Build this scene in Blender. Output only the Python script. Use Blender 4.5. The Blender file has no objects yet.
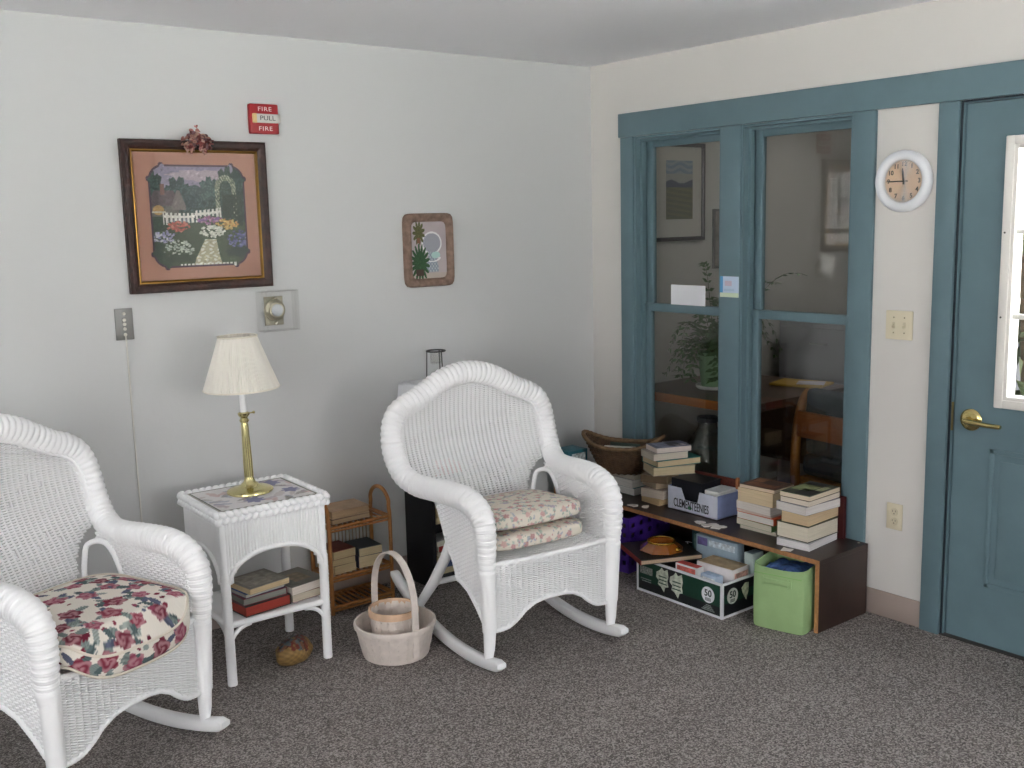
import bpy, bmesh, math, random
import numpy as np
from mathutils import Vector, Matrix, Euler, noise as mnoise
PI = math.pi
R = math.radians
SC = bpy.context.scene
COL = SC.collection
random.seed(7)

# ------------------------------------------------------------------ colour / materials
def lin(h):
    if not isinstance(h, str):
        return tuple(h) + (1.0,) if len(h) == 3 else tuple(h)
    h = h.lstrip('#')
    o = []
    for i in (0, 2, 4):
        v = int(h[i:i + 2], 16) / 255
        o.append(v / 12.92 if v <= .04045 else ((v + .055) / 1.055) ** 2.4)
    return tuple(o) + (1.0,)

_M = {}
def base(name):
    m = bpy.data.materials.new(name)
    m.use_nodes = True
    nt = m.node_tree
    b = nt.nodes['Principled BSDF']
    return m, nt, b

def mat(color, rough=.6, metal=0., bump=0., bscale=60., var=0., vscale=20., spec=.5, coat=0., stretch=None, trans=0.):
    """plain procedural material: base colour with a little noise variation and noise bump"""
    key = (color if isinstance(color, str) else tuple(color), rough, metal, bump, bscale, var, vscale, spec, coat, stretch, trans)
    if key in _M:
        return _M[key]
    m, nt, b = base('surface')
    c = lin(color)
    b.inputs['Base Color'].default_value = c
    b.inputs['Roughness'].default_value = rough
    b.inputs['Metallic'].default_value = metal
    b.inputs['Specular IOR Level'].default_value = spec
    b.inputs['Coat Weight'].default_value = coat
    b.inputs['Transmission Weight'].default_value = trans
    tc = None
    if bump or var:
        tc = nt.nodes.new('ShaderNodeTexCoord')
        vec = tc.outputs['Object']
        if stretch:
            mp = nt.nodes.new('ShaderNodeMapping')
            mp.inputs['Scale'].default_value = stretch
            nt.links.new(vec, mp.inputs['Vector'])
            vec = mp.outputs['Vector']
    if var:
        n = nt.nodes.new('ShaderNodeTexNoise')
        n.inputs['Scale'].default_value = vscale
        n.inputs['Detail'].default_value = 4
        nt.links.new(vec, n.inputs['Vector'])
        r = nt.nodes.new('ShaderNodeValToRGB')
        r.color_ramp.elements[0].position = .3
        r.color_ramp.elements[1].position = .7
        r.color_ramp.elements[0].color = tuple(max(0, x * (1 - var)) for x in c[:3]) + (1,)
        r.color_ramp.elements[1].color = tuple(min(1, x * (1 + var)) for x in c[:3]) + (1,)
        nt.links.new(n.outputs['Fac'], r.inputs['Fac'])
        nt.links.new(r.outputs['Color'], b.inputs['Base Color'])
    if bump:
        n = nt.nodes.new('ShaderNodeTexNoise')
        n.inputs['Scale'].default_value = bscale
        n.inputs['Detail'].default_value = 3
        nt.links.new(vec, n.inputs['Vector'])
        bp = nt.nodes.new('ShaderNodeBump')
        bp.inputs['Strength'].default_value = bump
        bp.inputs['Distance'].default_value = .004
        nt.links.new(n.outputs['Fac'], bp.inputs['Height'])
        nt.links.new(bp.outputs['Normal'], b.inputs['Normal'])
    _M[key] = m
    return m

def mat_wood(c0, c1, rough=.45, scale=6., axis=(1, 12, 12)):
    m, nt, b = base('wood')
    tc = nt.nodes.new('ShaderNodeTexCoord')
    mp = nt.nodes.new('ShaderNodeMapping')
    mp.inputs['Scale'].default_value = axis
    nt.links.new(tc.outputs['Object'], mp.inputs['Vector'])
    n = nt.nodes.new('ShaderNodeTexNoise')
    n.inputs['Scale'].default_value = scale
    n.inputs['Detail'].default_value = 6
    nt.links.new(mp.outputs['Vector'], n.inputs['Vector'])
    r = nt.nodes.new('ShaderNodeValToRGB')
    r.color_ramp.elements[0].position = .3
    r.color_ramp.elements[1].position = .72
    r.color_ramp.elements[0].color = lin(c0)
    r.color_ramp.elements[1].color = lin(c1)
    nt.links.new(n.outputs['Fac'], r.inputs['Fac'])
    nt.links.new(r.outputs['Color'], b.inputs['Base Color'])
    b.inputs['Roughness'].default_value = rough
    return m

def mat_paint_attr(rough=.9, bump=.0, bscale=500., spec=.3, coat=0.):
    m, nt, b = base('printed')
    a = nt.nodes.new('ShaderNodeAttribute')
    a.attribute_name = 'paint'
    nt.links.new(a.outputs['Color'], b.inputs['Base Color'])
    b.inputs['Roughness'].default_value = rough
    b.inputs['Specular IOR Level'].default_value = spec
    b.inputs['Coat Weight'].default_value = coat
    if bump:
        tc = nt.nodes.new('ShaderNodeTexCoord')
        n = nt.nodes.new('ShaderNodeTexNoise')
        n.inputs['Scale'].default_value = bscale
        nt.links.new(tc.outputs['Object'], n.inputs['Vector'])
        bp = nt.nodes.new('ShaderNodeBump')
        bp.inputs['Strength'].default_value = bump
        bp.inputs['Distance'].default_value = .003
        nt.links.new(n.outputs['Fac'], bp.inputs['Height'])
        nt.links.new(bp.outputs['Normal'], b.inputs['Normal'])
    return m

def mat_glass(tint=(.93, .95, .94), refl=1.0, rough=.0):
    m, nt, b = base('glass')
    nt.nodes.remove(b)
    out = nt.nodes['Material Output']
    t = nt.nodes.new('ShaderNodeBsdfTransparent')
    t.inputs['Color'].default_value = tuple(tint) + (1,)
    g = nt.nodes.new('ShaderNodeBsdfGlossy')
    g.inputs['Roughness'].default_value = rough
    ge = nt.nodes.new('ShaderNodeNewGeometry')
    dp = nt.nodes.new('ShaderNodeVectorMath'); dp.operation = 'DOT_PRODUCT'
    nt.links.new(ge.outputs['Incoming'], dp.inputs[0]); nt.links.new(ge.outputs['Normal'], dp.inputs[1])
    def mth(op, a, b=None):
        n = nt.nodes.new('ShaderNodeMath'); n.operation = op
        for i, q in enumerate((a, b)):
            if q is None:
                continue
            if isinstance(q, (int, float)):
                n.inputs[i].default_value = q
            else:
                nt.links.new(q, n.inputs[i])
        return n.outputs[0]
    c1 = mth('SUBTRACT', 1.0, mth('ABSOLUTE', dp.outputs['Value']))
    sch = mth('ADD', mth('MULTIPLY', mth('POWER', c1, 5.0), .96), .04)
    mu = nt.nodes.new('ShaderNodeMath')
    mu.operation = 'MULTIPLY'
    mu.use_clamp = True
    mu.inputs[1].default_value = refl
    nt.links.new(sch, mu.inputs[0])
    mx = nt.nodes.new('ShaderNodeMixShader')
    nt.links.new(mu.outputs[0], mx.inputs['Fac'])
    nt.links.new(t.outputs[0], mx.inputs[1])
    nt.links.new(g.outputs[0], mx.inputs[2])
    nt.links.new(mx.outputs[0], out.inputs['Surface'])
    return m

def mat_carpet():
    m, nt, b = base('carpet')
    tc = nt.nodes.new('ShaderNodeTexCoord')
    v = nt.nodes.new('ShaderNodeTexVoronoi')
    v.inputs['Scale'].default_value = 210
    n = nt.nodes.new('ShaderNodeTexNoise')
    n.inputs['Scale'].default_value = 150
    n.inputs['Detail'].default_value = 5
    n.inputs['Roughness'].default_value = .75
    n2 = nt.nodes.new('ShaderNodeTexNoise')
    n2.inputs['Scale'].default_value = 4
    n2.inputs['Detail'].default_value = 3
    for x in (v, n, n2):
        nt.links.new(tc.outputs['Object'], x.inputs['Vector'])
    sep = nt.nodes.new('ShaderNodeSeparateColor')
    nt.links.new(v.outputs['Color'], sep.inputs['Color'])
    ad = nt.nodes.new('ShaderNodeMath'); ad.operation = 'MULTIPLY_ADD'
    nt.links.new(sep.outputs[0], ad.inputs[0]); ad.inputs[1].default_value = .5
    nt.links.new(n.outputs['Fac'], ad.inputs[2])
    ad2 = nt.nodes.new('ShaderNodeMath'); ad2.operation = 'MULTIPLY_ADD'
    nt.links.new(n2.outputs['Fac'], ad2.inputs[0]); ad2.inputs[1].default_value = .12
    nt.links.new(ad.outputs[0], ad2.inputs[2])
    r = nt.nodes.new('ShaderNodeValToRGB')
    e = r.color_ramp.elements
    e[0].position = .5; e[0].color = lin('#565150')
    e[1].position = 1.12; e[1].color = lin('#b6aeaa')
    k = e.new(.80); k.color = lin('#827b78')
    nt.links.new(ad2.outputs[0], r.inputs['Fac'])
    nt.links.new(r.outputs['Color'], b.inputs['Base Color'])
    b.inputs['Roughness'].default_value = 1
    b.inputs['Specular IOR Level'].default_value = .1
    bp = nt.nodes.new('ShaderNodeBump')
    bp.inputs['Strength'].default_value = .9
    bp.inputs['Distance'].default_value = .006
    nt.links.new(ad.outputs[0], bp.inputs['Height'])
    nt.links.new(bp.outputs['Normal'], b.inputs['Normal'])
    return m

# ------------------------------------------------------------------ mesh builder
class MB:
    def __init__(s):
        s.v = []; s.f = []; s.mi = []
    def add(s, vs, fs, M=None, mi=0):
        b = len(s.v)
        if M is not None:
            vs = [M @ Vector(p) for p in vs]
        s.v.extend([tuple(p) for p in vs])
        s.f.extend([tuple(i + b for i in f) for f in fs])
        s.mi.extend([mi] * len(fs))
        return s
    def box(s, lo, hi, M=None, bev=0., mi=0, seg=2):
        lo = Vector(lo); hi = Vector(hi)
        c = (lo + hi) / 2; d = hi - lo
        bm = bmesh.new()
        bmesh.ops.create_cube(bm, size=1)
        for p in bm.verts:
            p.co = Vector((p.co.x * d.x, p.co.y * d.y, p.co.z * d.z)) + c
        if bev:
            bmesh.ops.bevel(bm, geom=bm.edges[:], offset=min(bev, .49 * min(abs(d.x), abs(d.y), abs(d.z))), segments=seg, affect='EDGES', profile=.5)
        bm.verts.index_update()
        vs = [p.co.copy() for p in bm.verts]
        fs = [[q.index for q in f.verts] for f in bm.faces]
        bm.free()
        return s.add(vs, fs, M, mi)
    def prism(s, poly, z0, z1, M=None, mi=0):
        n = len(poly)
        vs = [(x, y, z0) for x, y in poly] + [(x, y, z1) for x, y in poly]
        fs = [list(range(n))[::-1], list(range(n, 2 * n))] + [[i, (i + 1) % n, n + (i + 1) % n, n + i] for i in range(n)]
        return s.add(vs, fs, M, mi)
    def lathe(s, prof, seg=32, M=None, mi=0, mod=None):
        vs = []; fs = []
        n = len(prof)
        for i in range(seg):
            a = 2 * PI * i / seg
            for k, (r, z) in enumerate(prof):
                rr = r * (mod(i, seg) if mod else 1)
                vs.append((rr * math.cos(a), rr * math.sin(a), z))
        for i in range(seg):
            j = (i + 1) % seg
            for k in range(n - 1):
                fs.append((i * n + k, j * n + k, j * n + k + 1, i * n + k + 1))
        if prof[0][0] > 1e-6:
            fs.append([i * n for i in range(seg)][::-1])
        if prof[-1][0] > 1e-6:
            fs.append([i * n + n - 1 for i in range(seg)])
        return s.add(vs, fs, M, mi)
    def lathe_open(s, prof, seg=32, M=None, mi=0):
        vs = []; fs = []
        n = len(prof)
        for i in range(seg):
            a = 2 * PI * i / seg
            for (r, z) in prof:
                vs.append((r * math.cos(a), r * math.sin(a), z))
        for i in range(seg):
            j = (i + 1) % seg
            for k in range(n - 1):
                fs.append((i * n + k, j * n + k, j * n + k + 1, i * n + k + 1))
        return s.add(vs, fs, M, mi)
    def tube(s, pts, rad, sides=8, closed=False, M=None, mi=0, flat=1.0, up=None):
        pts = [Vector(p) for p in pts]
        n = len(pts)
        if not hasattr(rad, '__len__'):
            rad = [rad] * n
        vs = []; fs = []
        T = []
        for i in range(n):
            if closed:
                t = pts[(i + 1) % n] - pts[i - 1]
            else:
                t = pts[min(i + 1, n - 1)] - pts[max(i - 1, 0)]
            if t.length < 1e-9:
                t = Vector((0, 0, 1))
            T.append(t.normalized())
        a = Vector(up) if up is not None else (Vector((0, 0, 1)) if abs(T[0].z) < .9 else Vector((1, 0, 0)))
        for i in range(n):
            a = a - T[i] * a.dot(T[i])
            if a.length < 1e-6:
                a = T[i].orthogonal()
            a.normalize()
            b = T[i].cross(a)
            for k in range(sides):
                th = 2 * PI * (k + .5) / sides
                vs.append(pts[i] + (a * math.cos(th) * flat + b * math.sin(th)) * rad[i])
        m = n if closed else n - 1
        for i in range(m):
            j = (i + 1) % n
            for k in range(sides):
                l = (k + 1) % sides
                fs.append((i * sides + k, i * sides + l, j * sides + l, j * sides + k))
        if not closed:
            fs.append(tuple(range(sides))[::-1])
            fs.append(tuple((n - 1) * sides + k for k in range(sides)))
        return s.add(vs, fs, M, mi)
    def ball(s, c, r, seg=12, rings=8, M=None, mi=0, sc=(1, 1, 1)):
        vs = [(c[0], c[1], c[2] - r * sc[2])]
        for j in range(1, rings):
            ph = PI * j / rings
            for i in range(seg):
                a = 2 * PI * i / seg
                vs.append((c[0] + r * sc[0] * math.sin(ph) * math.cos(a), c[1] + r * sc[1] * math.sin(ph) * math.sin(a), c[2] - r * sc[2] * math.cos(ph)))
        vs.append((c[0], c[1], c[2] + r * sc[2]))
        fs = []
        for i in range(seg):
            k = (i + 1) % seg
            fs.append((0, 1 + k, 1 + i))
            for j in range(rings - 2):
                fs.append((1 + j * seg + i, 1 + j * seg + k, 1 + (j + 1) * seg + k, 1 + (j + 1) * seg + i))
            fs.append((1 + (rings - 2) * seg + i, 1 + (rings - 2) * seg + k, len(vs) - 1))
        return s.add(vs, fs, M, mi)
    def mesh(s, name, mats, smooth=40):
        me = bpy.data.meshes.new(name)
        me.from_pydata(s.v, [], s.f)
        if not isinstance(mats, (list, tuple)):
            mats = [mats]
        for m in mats:
            me.materials.append(m)
        if len(mats) > 1:
            me.polygons.foreach_set('material_index', s.mi)
        me.update()
        if smooth:
            me.polygons.foreach_set('use_smooth', [True] * len(me.polygons))
            if smooth < 180:
                me.set_sharp_from_angle(angle=R(smooth))
        return me
    def build(s, name, mats, parent=None, smooth=40, loc=None, rot=None):
        o = bpy.data.objects.new(name, s.mesh(name, mats, smooth))
        COL.objects.link(o)
        if parent is not None:
            o.parent = parent
        if loc is not None:
            o.location = loc
        if rot is not None:
            o.rotation_euler = rot
        return o

def tag(o, label, cat, group=None, kind=None):
    o['label'] = label
    o['category'] = cat
    if group:
        o['group'] = group
    if kind:
        o['kind'] = kind
    return o

def thing(name, label, cat, loc=(0, 0, 0), rz=0., group=None, rot=None):
    o = bpy.data.objects.new(name, None)
    o.empty_display_size = .05
    COL.objects.link(o)
    o.location = loc
    o.rotation_euler = rot if rot else (0, 0, rz)
    return tag(o, label, cat, group)

def struct(name, mb, mats, parent=None, smooth=40):
    o = mb.build(name, mats, parent, smooth)
    if parent is None:
        o['kind'] = 'structure'
    return o

def T(x=0, y=0, z=0, rx=0, ry=0, rz=0):
    return Matrix.Translation((x, y, z)) @ Euler((rx, ry, rz)).to_matrix().to_4x4()

def text_mb(mb, txt, size, M, depth=.0004, mi=0, spacing=1.0, bold=0., sx=1.):
    """lettering as mesh; text lies in its XY plane, centred, and M places it"""
    cu = bpy.data.curves.new('lettering', 'FONT')
    cu.body = txt
    cu.size = size
    cu.align_x = 'CENTER'
    cu.align_y = 'CENTER'
    cu.extrude = depth
    cu.space_character = spacing
    cu.offset = bold
    cu.resolution_u = 3
    ob = bpy.data.objects.new('lettering', cu)
    COL.objects.link(ob)
    dg = bpy.context.evaluated_depsgraph_get()
    dg.update()
    me = ob.evaluated_get(dg).to_mesh()
    vs = [Vector((p.co.x * sx, p.co.y, p.co.z)) for p in me.vertices]
    fs = [tuple(p.vertices) for p in me.polygons]
    ob.evaluated_get(dg).to_mesh_clear()
    bpy.data.objects.remove(ob)
    bpy.data.curves.remove(cu)
    mb.add(vs, fs, M, mi)

# local frames: things on the left wall face -Y ; things on the right wall face -X
def on_left(x, z, y=0.):      # text plane -> left wall (reads from -Y side)
    return Matrix(((1, 0, 0, x), (0, 0, -1, y), (0, 1, 0, z), (0, 0, 0, 1)))
def on_right(y, z, x=0.):     # text plane -> right wall, reads from -X side
    return Matrix(((0, 0, -1, x), (-1, 0, 0, y), (0, 1, 0, z), (0, 0, 0, 1)))

def paint_grid(name, w, h, nx, ny, fn, m, parent, M, dome=None):
    """a printed sheet: fine grid, colour per vertex from fn(u, v) (numpy arrays, 0..1)"""
    U, V = np.meshgrid(np.linspace(0, 1, nx), np.linspace(0, 1, ny))
    c = fn(U, V).reshape(-1, 3)
    X = (U - .5) * w; Y = (V - .5) * h
    vs = [tuple(M @ Vector((a, b, 0))) for a, b in zip(X.ravel(), Y.ravel())]
    fs = [(j * nx + i, j * nx + i + 1, (j + 1) * nx + i + 1, (j + 1) * nx + i) for j in range(ny - 1) for i in range(nx - 1)]
    me = bpy.data.meshes.new(name)
    me.from_pydata(vs, [], fs)
    me.materials.append(m)
    set_paint(me, c)
    o = bpy.data.objects.new(name, me)
    COL.objects.link(o)
    o.parent = parent
    return o

def set_paint(me, c):
    at = me.color_attributes.new('paint', 'FLOAT_COLOR', 'POINT')
    a = np.ones((len(me.vertices), 4), dtype=np.float32)
    a[:, :3] = c
    at.data.foreach_set('color', a.ravel())

def L3(h):
    return np.array(lin(h)[:3])

# ------------------------------------------------------------------ shared materials
M_WALL = mat('#cecfcf', .85, bump=.12, bscale=35, spec=.2)
M_WALL_LIT = mat('#d9d6d2', .85, bump=.12, bscale=35, spec=.2)  # left wall's paint made lighter; window light is put into the colour
M_CEIL = mat('#f6f6f9', .9, bump=.25, bscale=110, spec=.1)
M_BLUE = mat('#667e87', .42, bump=.10, bscale=30, var=.05, vscale=9, spec=.4)
M_BASE = mat('#a2938b', .55)
M_CARPET = mat_carpet()
M_WICK = mat('#fafafb', .5, bump=.08, bscale=260, spec=.35)
M_WHITE = mat('#f6f6f7', .4, spec=.4)
M_BRASS = mat('#ddd39c', .2, metal=1.)
M_GOLD = mat('#e2b84c', .2, metal=1.)
M_BLACK = mat('#17171a', .5)
M_PAPER = mat('#f2f1ee', .8)
M_PANE = mat_glass((.93, .94, .93), 1.5)
M_CLEAR = mat_glass((.993, .995, .993), .6)
M_RATTAN = mat('#a8713c', .42, var=.22, vscale=30, bump=.1, bscale=80)

# ------------------------------------------------------------------ THE ROOM
XW, YW, H = -6.3, -6.3, 2.412          # far limits of the room behind the camera
def room():
    # floor
    mb = MB(); mb.box((XW, YW, -.06), (0.0, 0.0, 0)); struct('floor', mb, M_CARPET, smooth=0)
    mb = MB(); mb.box((XW - .12, YW - .12, H), (.12, .12, H + .08)); struct('ceiling', mb, M_CEIL, smooth=0)
    # left wall of the photo (plane Y = 0), it runs on behind the right wall as the office's side wall
    mb = MB(); mb.box((XW - .12, 0, -.06), (0.12, .12, H)); struct('wall_left', mb, M_WALL, smooth=0)
    # right wall (plane X = 0) with two window openings and a door opening
    mb = MB()
    y = [.0, -.318, -.874, -.987, -1.550, -1.9905, -2.9355, YW]
    zb, zt, zd = .345, 2.042, 2.0425
    mb.box((0, y[1], -.06), (.12, y[0], H))
    mb.box((0, y[2], -.06), (.12, y[1], zb)); mb.box((0, y[2], zt), (.12, y[1], H))
    mb.box((0, y[3], -.06), (.12, y[2], H))
    mb.box((0, y[4], -.06), (.12, y[3], zb)); mb.box((0, y[4], zt), (.12, y[3], H))
    mb.box((0, y[5], -.06), (.12, y[4], H))
    mb.box((0, y[6], zd), (.12, y[5], H))
    mb.box((0, y[7], -.06), (.12, y[6], H))
    struct('wall_right', mb, M_WALL_LIT, smooth=0)
    # daylight wall on the far left, three window openings
    wins = [(-2.5, -4.0), (-4.3, -5.9)]
    mb = MB()
    ys = [.0] + [v for w in wins for v in w] + [YW - .12]
    z0, z1 = .75, 2.15
    for i in range(0, len(ys) - 1, 2):
        mb.box((XW - .12, ys[i + 1], -.06), (XW, ys[i], H))
    for a, b in wins:
        mb.box((XW - .12, b, -.06), (XW, a, z0)); mb.box((XW - .12, b, z1), (XW, a, H))
    struct('wall_far', mb, M_WALL, smooth=0)
    n = 3
    for a, b in wins:
        sash_window('window_%d' % n, (XW - .06, (a + b) / 2, z0), abs(a - b), z1 - z0, R(90)); n += 1
        portal((XW - .10, (a + b) / 2, (z0 + z1) / 2), (0, R(-90), 0), z1 - z0, abs(a - b))
    # rear wall behind the camera, one wide window
    wr = [(-2.5, -1.0)]
    mb = MB()
    xs = [XW] + [v for w in wr for v in w] + [.12]
    for i in range(0, len(xs) - 1, 2):
        mb.box((xs[i], YW - .12, -.06), (xs[i + 1], YW, H))
    for a, b in wr:
        mb.box((a, YW - .12, -.06), (b, YW, z0)); mb.box((a, YW - .12, z1), (b, YW, H))
    struct('wall_rear', mb, M_WALL, smooth=0)
    for a, b in wr:
        sash_window('window_%d' % n, ((a + b) / 2, YW - .06, z0), abs(a - b), z1 - z0, 0); n += 1
        portal(((a + b) / 2, YW - .10, (z0 + z1) / 2), (R(90), 0, 0), abs(a - b), z1 - z0)
    # baseboards
    mb = MB(); mb.box((XW, -.009, 0), (-.009, -.0005, .108), bev=.003); struct('baseboard_left', mb, M_BASE)
    mb = MB(); mb.box((-.009, -1.910, 0), (-.0005, -1.650, .108), bev=.003); struct('baseboard_right', mb, M_BASE)

def portal(loc, rot, sx, sy):
    li = bpy.data.lights.new('daylight', 'AREA')
    li.shape = 'RECTANGLE'; li.size = sx; li.size_y = sy
    li.cycles.is_portal = True
    o = bpy.data.objects.new('daylight', li)
    COL.objects.link(o); o.location = loc; o.rotation_euler = rot

def sash_window(name, loc, w, h, rz):
    """white wooden window with muntins, local X along the wall"""
    e = bpy.data.objects.new(name, None); COL.objects.link(e)
    e.location = loc; e.rotation_euler = (0, 0, rz); e['kind'] = 'structure'
    mb = MB(); t = .055
    for lo, hi in (((-w / 2, -.05, 0), (-w / 2 + t, .05, h)), ((w / 2 - t, -.05, 0), (w / 2, .05, h)),
                   ((-w / 2, -.05, 0), (w / 2, .05, t)), ((-w / 2, -.05, h - t), (w / 2, .05, h)),
                   ((-w / 2, -.03, h / 2 - .03), (w / 2, .03, h / 2 + .03))):
        mb.box(lo, hi)
    mb.build('window_frame', M_WHITE, e, smooth=0)
    mb = MB()
    for i in (1, 2):
        x = -w / 2 + w * i / 3
        mb.box((x - .011, -.015, t), (x + .011, .015, h - t))
    for z in (h * .25, h * .75):
        mb.box((-w / 2 + t, -.014, z - .011), (w / 2 - t, .014, z + .011))
    mb.build('muntins', M_WHITE, e, smooth=0)

def trims():
    px = -.020
    def tr(n, lo, hi):
        mb = MB(); mb.box(lo, hi, bev=.003); struct('trim_%d' % n, mb, M_BLUE)
    tr(1, (px, -.318, 0), (-.0005, -.231, 2.042))                 # left window casing
    tr(2, (px - .003, -3.10, 2.043), (-.0005, -.219, 2.157))       # header over windows and door
    tr(3, (px, -.987, .345), (-.0005, -.874, 2.042))               # mullion
    tr(4, (px, -1.649, 0), (-.0005, -1.550, 2.042))               # right window casing
    tr(5, (px, -1.990, 0), (-.0005, -1.911, 2.042))               # door casing
    tr(6, (px, -3.03, 0), (-.0005, -2.935, 2.042))
    tr(7, (px, -1.549, .305), (-.0005, -.319, .3445))                # apron board below the windows
    for n, (ya, yb) in ((1, (-.318, -.874)), (2, (-.987, -1.550))):
        e = bpy.data.objects.new('window_%d' % n, None); COL.objects.link(e); e['kind'] = 'structure'
        zb, zt = .345, 2.042
        mb = MB()
        mb.box((-.012, ya - .012, zb), (.119, ya - .0005, zt)); mb.box((-.012, yb + .0005, zb), (.119, yb + .012, zt))
        mb.box((-.0114, yb + .0125, zt - .012), (.118, ya - .0125, zt - .0005)); mb.box((-.0114, yb + .0125, zb + .0005), (.118, ya - .0125, zb + .02))
        # stop bead in front of the sash
        mb.box((.020, ya - .026, zb), (.040, ya - .012, zt)); mb.box((.020, yb + .012, zb), (.040, yb + .026, zt))
        mb.box((.0206, yb + .0265, zt - .024), (.0394, ya - .0265, zt - .0125))
        mb.build('window_frame', M_BLUE, e)
        zm = 1.205
        for nm, z0, z1, xo in (('upper_sash', zm - .020, zt - .013, .062), ('lower_sash', zb + .02, zm + .022, .046)):
            mb = MB()
            a = ya - .013; b = yb + .013; w = .044
            x0, x1 = xo, xo + .028
            mb.box((x0, a - w, z0), (x1, a, z1), bev=.003); mb.box((x0, b, z0), (x1, b + w, z1), bev=.003)
            mb.box((x0 + .0006, b + w - .002, z0 + .0005), (x1 - .0006, a - w + .002, z0 + .042), bev=.003); mb.box((x0 + .0006, b + w - .002, z1 - .040), (x1 - .0006, a - w + .002, z1 - .0005), bev=.003)
            s = mb.build(nm, M_BLUE, e)
            mb = MB(); mb.box((x0 + .012, b + w - .004, z0 + .036), (x0 + .016, a - w + .004, z1 - .034))
            mb.build('pane', M_PANE, s, smooth=0)

def door():
    e = bpy.data.objects.new('door_1', None); COL.objects.link(e); e['kind'] = 'structure'
    ya, yb, zt = -2.006, -2.915, 2.030
    x0, x1 = .012, .056
    # jamb
    mb = MB()
    mb.box((.000, -2.0025, 0), (.118, -1.991, 2.036)); mb.box((.000, -2.935, 0), (.118, -2.922, 2.036)); mb.box((.0006, -2.9215, 2.0325), (.117, -2.003, 2.042))
    mb.box((.0575, -2.034, 0), (.085, -2.0028, 2.032)); mb.box((.0575, -2.9215, 0), (.085, -2.892, 2.032)); mb.box((.0575, -2.891, 2.005), (.084, -2.035, 2.032))
    mb.build('door_jamb', M_BLUE, e)
    mb = MB(); mb.box((-.006, -1.9975, 0), (-.0004, -1.9908, 2.042)); mb.box((-.006, -2.9345, 2.0362), (-.0004, -1.998, 2.0425)); mb.build('gap_shade', mat('#1c2630', .7), e, smooth=0)  # dark strips put in for the shade in the gap beside the casing
    oy0, oy1, oz0, oz1 = -2.185, -2.716, .955, 1.878
    mb = MB()
    mb.box((x0, oy0, .006), (x1, ya, zt)); mb.box((x0, yb, .006), (x1, oy1, zt))
    mb.box((x0, oy1, .006), (x1, oy0, oz0)); mb.box((x0, oy1, oz1), (x1, oy0, zt))
    # two raised panels below the glass
    for a, b in ((-2.150, -2.415), (-2.486, -2.751)):
        z0, z1 = .235, .770
        for lo, hi in (((x0 - .006, a - .018, z0), (x0, a, z1)), ((x0 - .006, b, z0), (x0, b + .018, z1)),
                       ((x0 - .006, b, z0), (x0, a, z0 + .018)), ((x0 - .006, b, z1 - .018), (x0, a, z1))):
            mb.box(lo, hi, bev=.0028)
        mb.box((x0 - .005, b + .042, z0 + .042), (x0, a - .042, z1 - .042), bev=.0045)
    mb.build('door_leaf', M_BLUE, e)
    mb = MB(); mb.box((-.010, -2.921, .0), (.125, -1.991, .0055)); mb.build('threshold', mat('#3a3532', .6), e, smooth=0)
    # white glazing frame, three by three
    mb = MB()
    fx0, fx1 = x0 - .016, x1 + .016
    a, b, z0, z1 = -2.160, -2.741, .928, 1.905
    mw = mat('#e9e6e0', .4)
    for lo, hi in (((fx0, a - .032, z0), (fx1, a, z1)), ((fx0, b, z0), (fx1, b + .032, z1)),
                   ((fx0 + .0006, b + .030, z0 + .0005), (fx1 - .0006, a - .030, z0 + .032)), ((fx0 + .0006, b + .030, z1 - .032), (fx1 - .0006, a - .030, z1 - .0005))):
        mb.box(lo, hi, bev=.004)
    for lo, hi in (((fx0 + .006, a - .045, z0 + .03), (fx1 - .006, a - .03, z1 - .03)), ((fx0 + .006, b + .03, z0 + .03), (fx1 - .006, b + .045, z1 - .03)),
                   ((fx0 + .0066, b + .044, z0 + .03), (fx1 - .0066, a - .044, z0 + .045)), ((fx0 + .0066, b + .044, z1 - .045), (fx1 - .0066, a - .044, z1 - .03))):
        mb.box(lo, hi, bev=.003)
    for k in (1, 2):
        z = z0 + .032 + (z1 - z0 - .064) * k / 3
        y = a - .032 + (b - a + .064) * k / 3
        mb.box((x0 + .004, b + .032, z - .009), (x1 - .004, a - .032, z + .009), bev=.003)
        mb.box((x0 + .004, y - .009, z0 + .032), (x1 - .004, y + .009, z1 - .032), bev=.003)
    mb.build('glazing_frame', mw, e)
    mb = MB(); mb.box((.032, oy1 + .004, oz0 + .003), (.036, oy0 - .004, oz1 - .003)); mb.build('pane', M_CLEAR, e, smooth=0)
    # brass lever
    mb = MB()
    Mx = T(x0, -2.072, .869, 0, R(-90), 0)
    mb.lathe([(0.041, 0), (.042, .004), (.038, .009), (.029, .011), (.024, .012), (.014, .014), (.012, .04), (.013, .046), (0, .048)], 28, Mx)
    mb.tube([(x0 - .040, -2.066, .869), (x0 - .046, -2.085, .868), (x0 - .047, -2.12, .866), (x0 - .046, -2.16, .864), (x0 - .045, -2.200, .864), (x0 - .045, -2.206, .864)], [.012, .0125, .012, .0115, .011, .009], 12, flat=.8)
    h = mb.build('door_handle', mat('#d6c386', .2, metal=1.), e)
    h['label'] = 'polished brass lever handle'
    mb = MB(); mb.box((-.0005, -2.0052, .82), (.006, -1.9985, .93)); mb.build('strike_plate', mat('#8a7a55', .4, metal=1.), e)
    mb = MB()
    for z in (1.262, 1.566):
        mb.lathe([(.004, 0), (.003, .002), (0, .0025)], 8, T(fx0, a - .012, z, 0, R(-90), 0))
    mb.build('screw', mat('#6a6762', .4, metal=1.), e)


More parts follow.
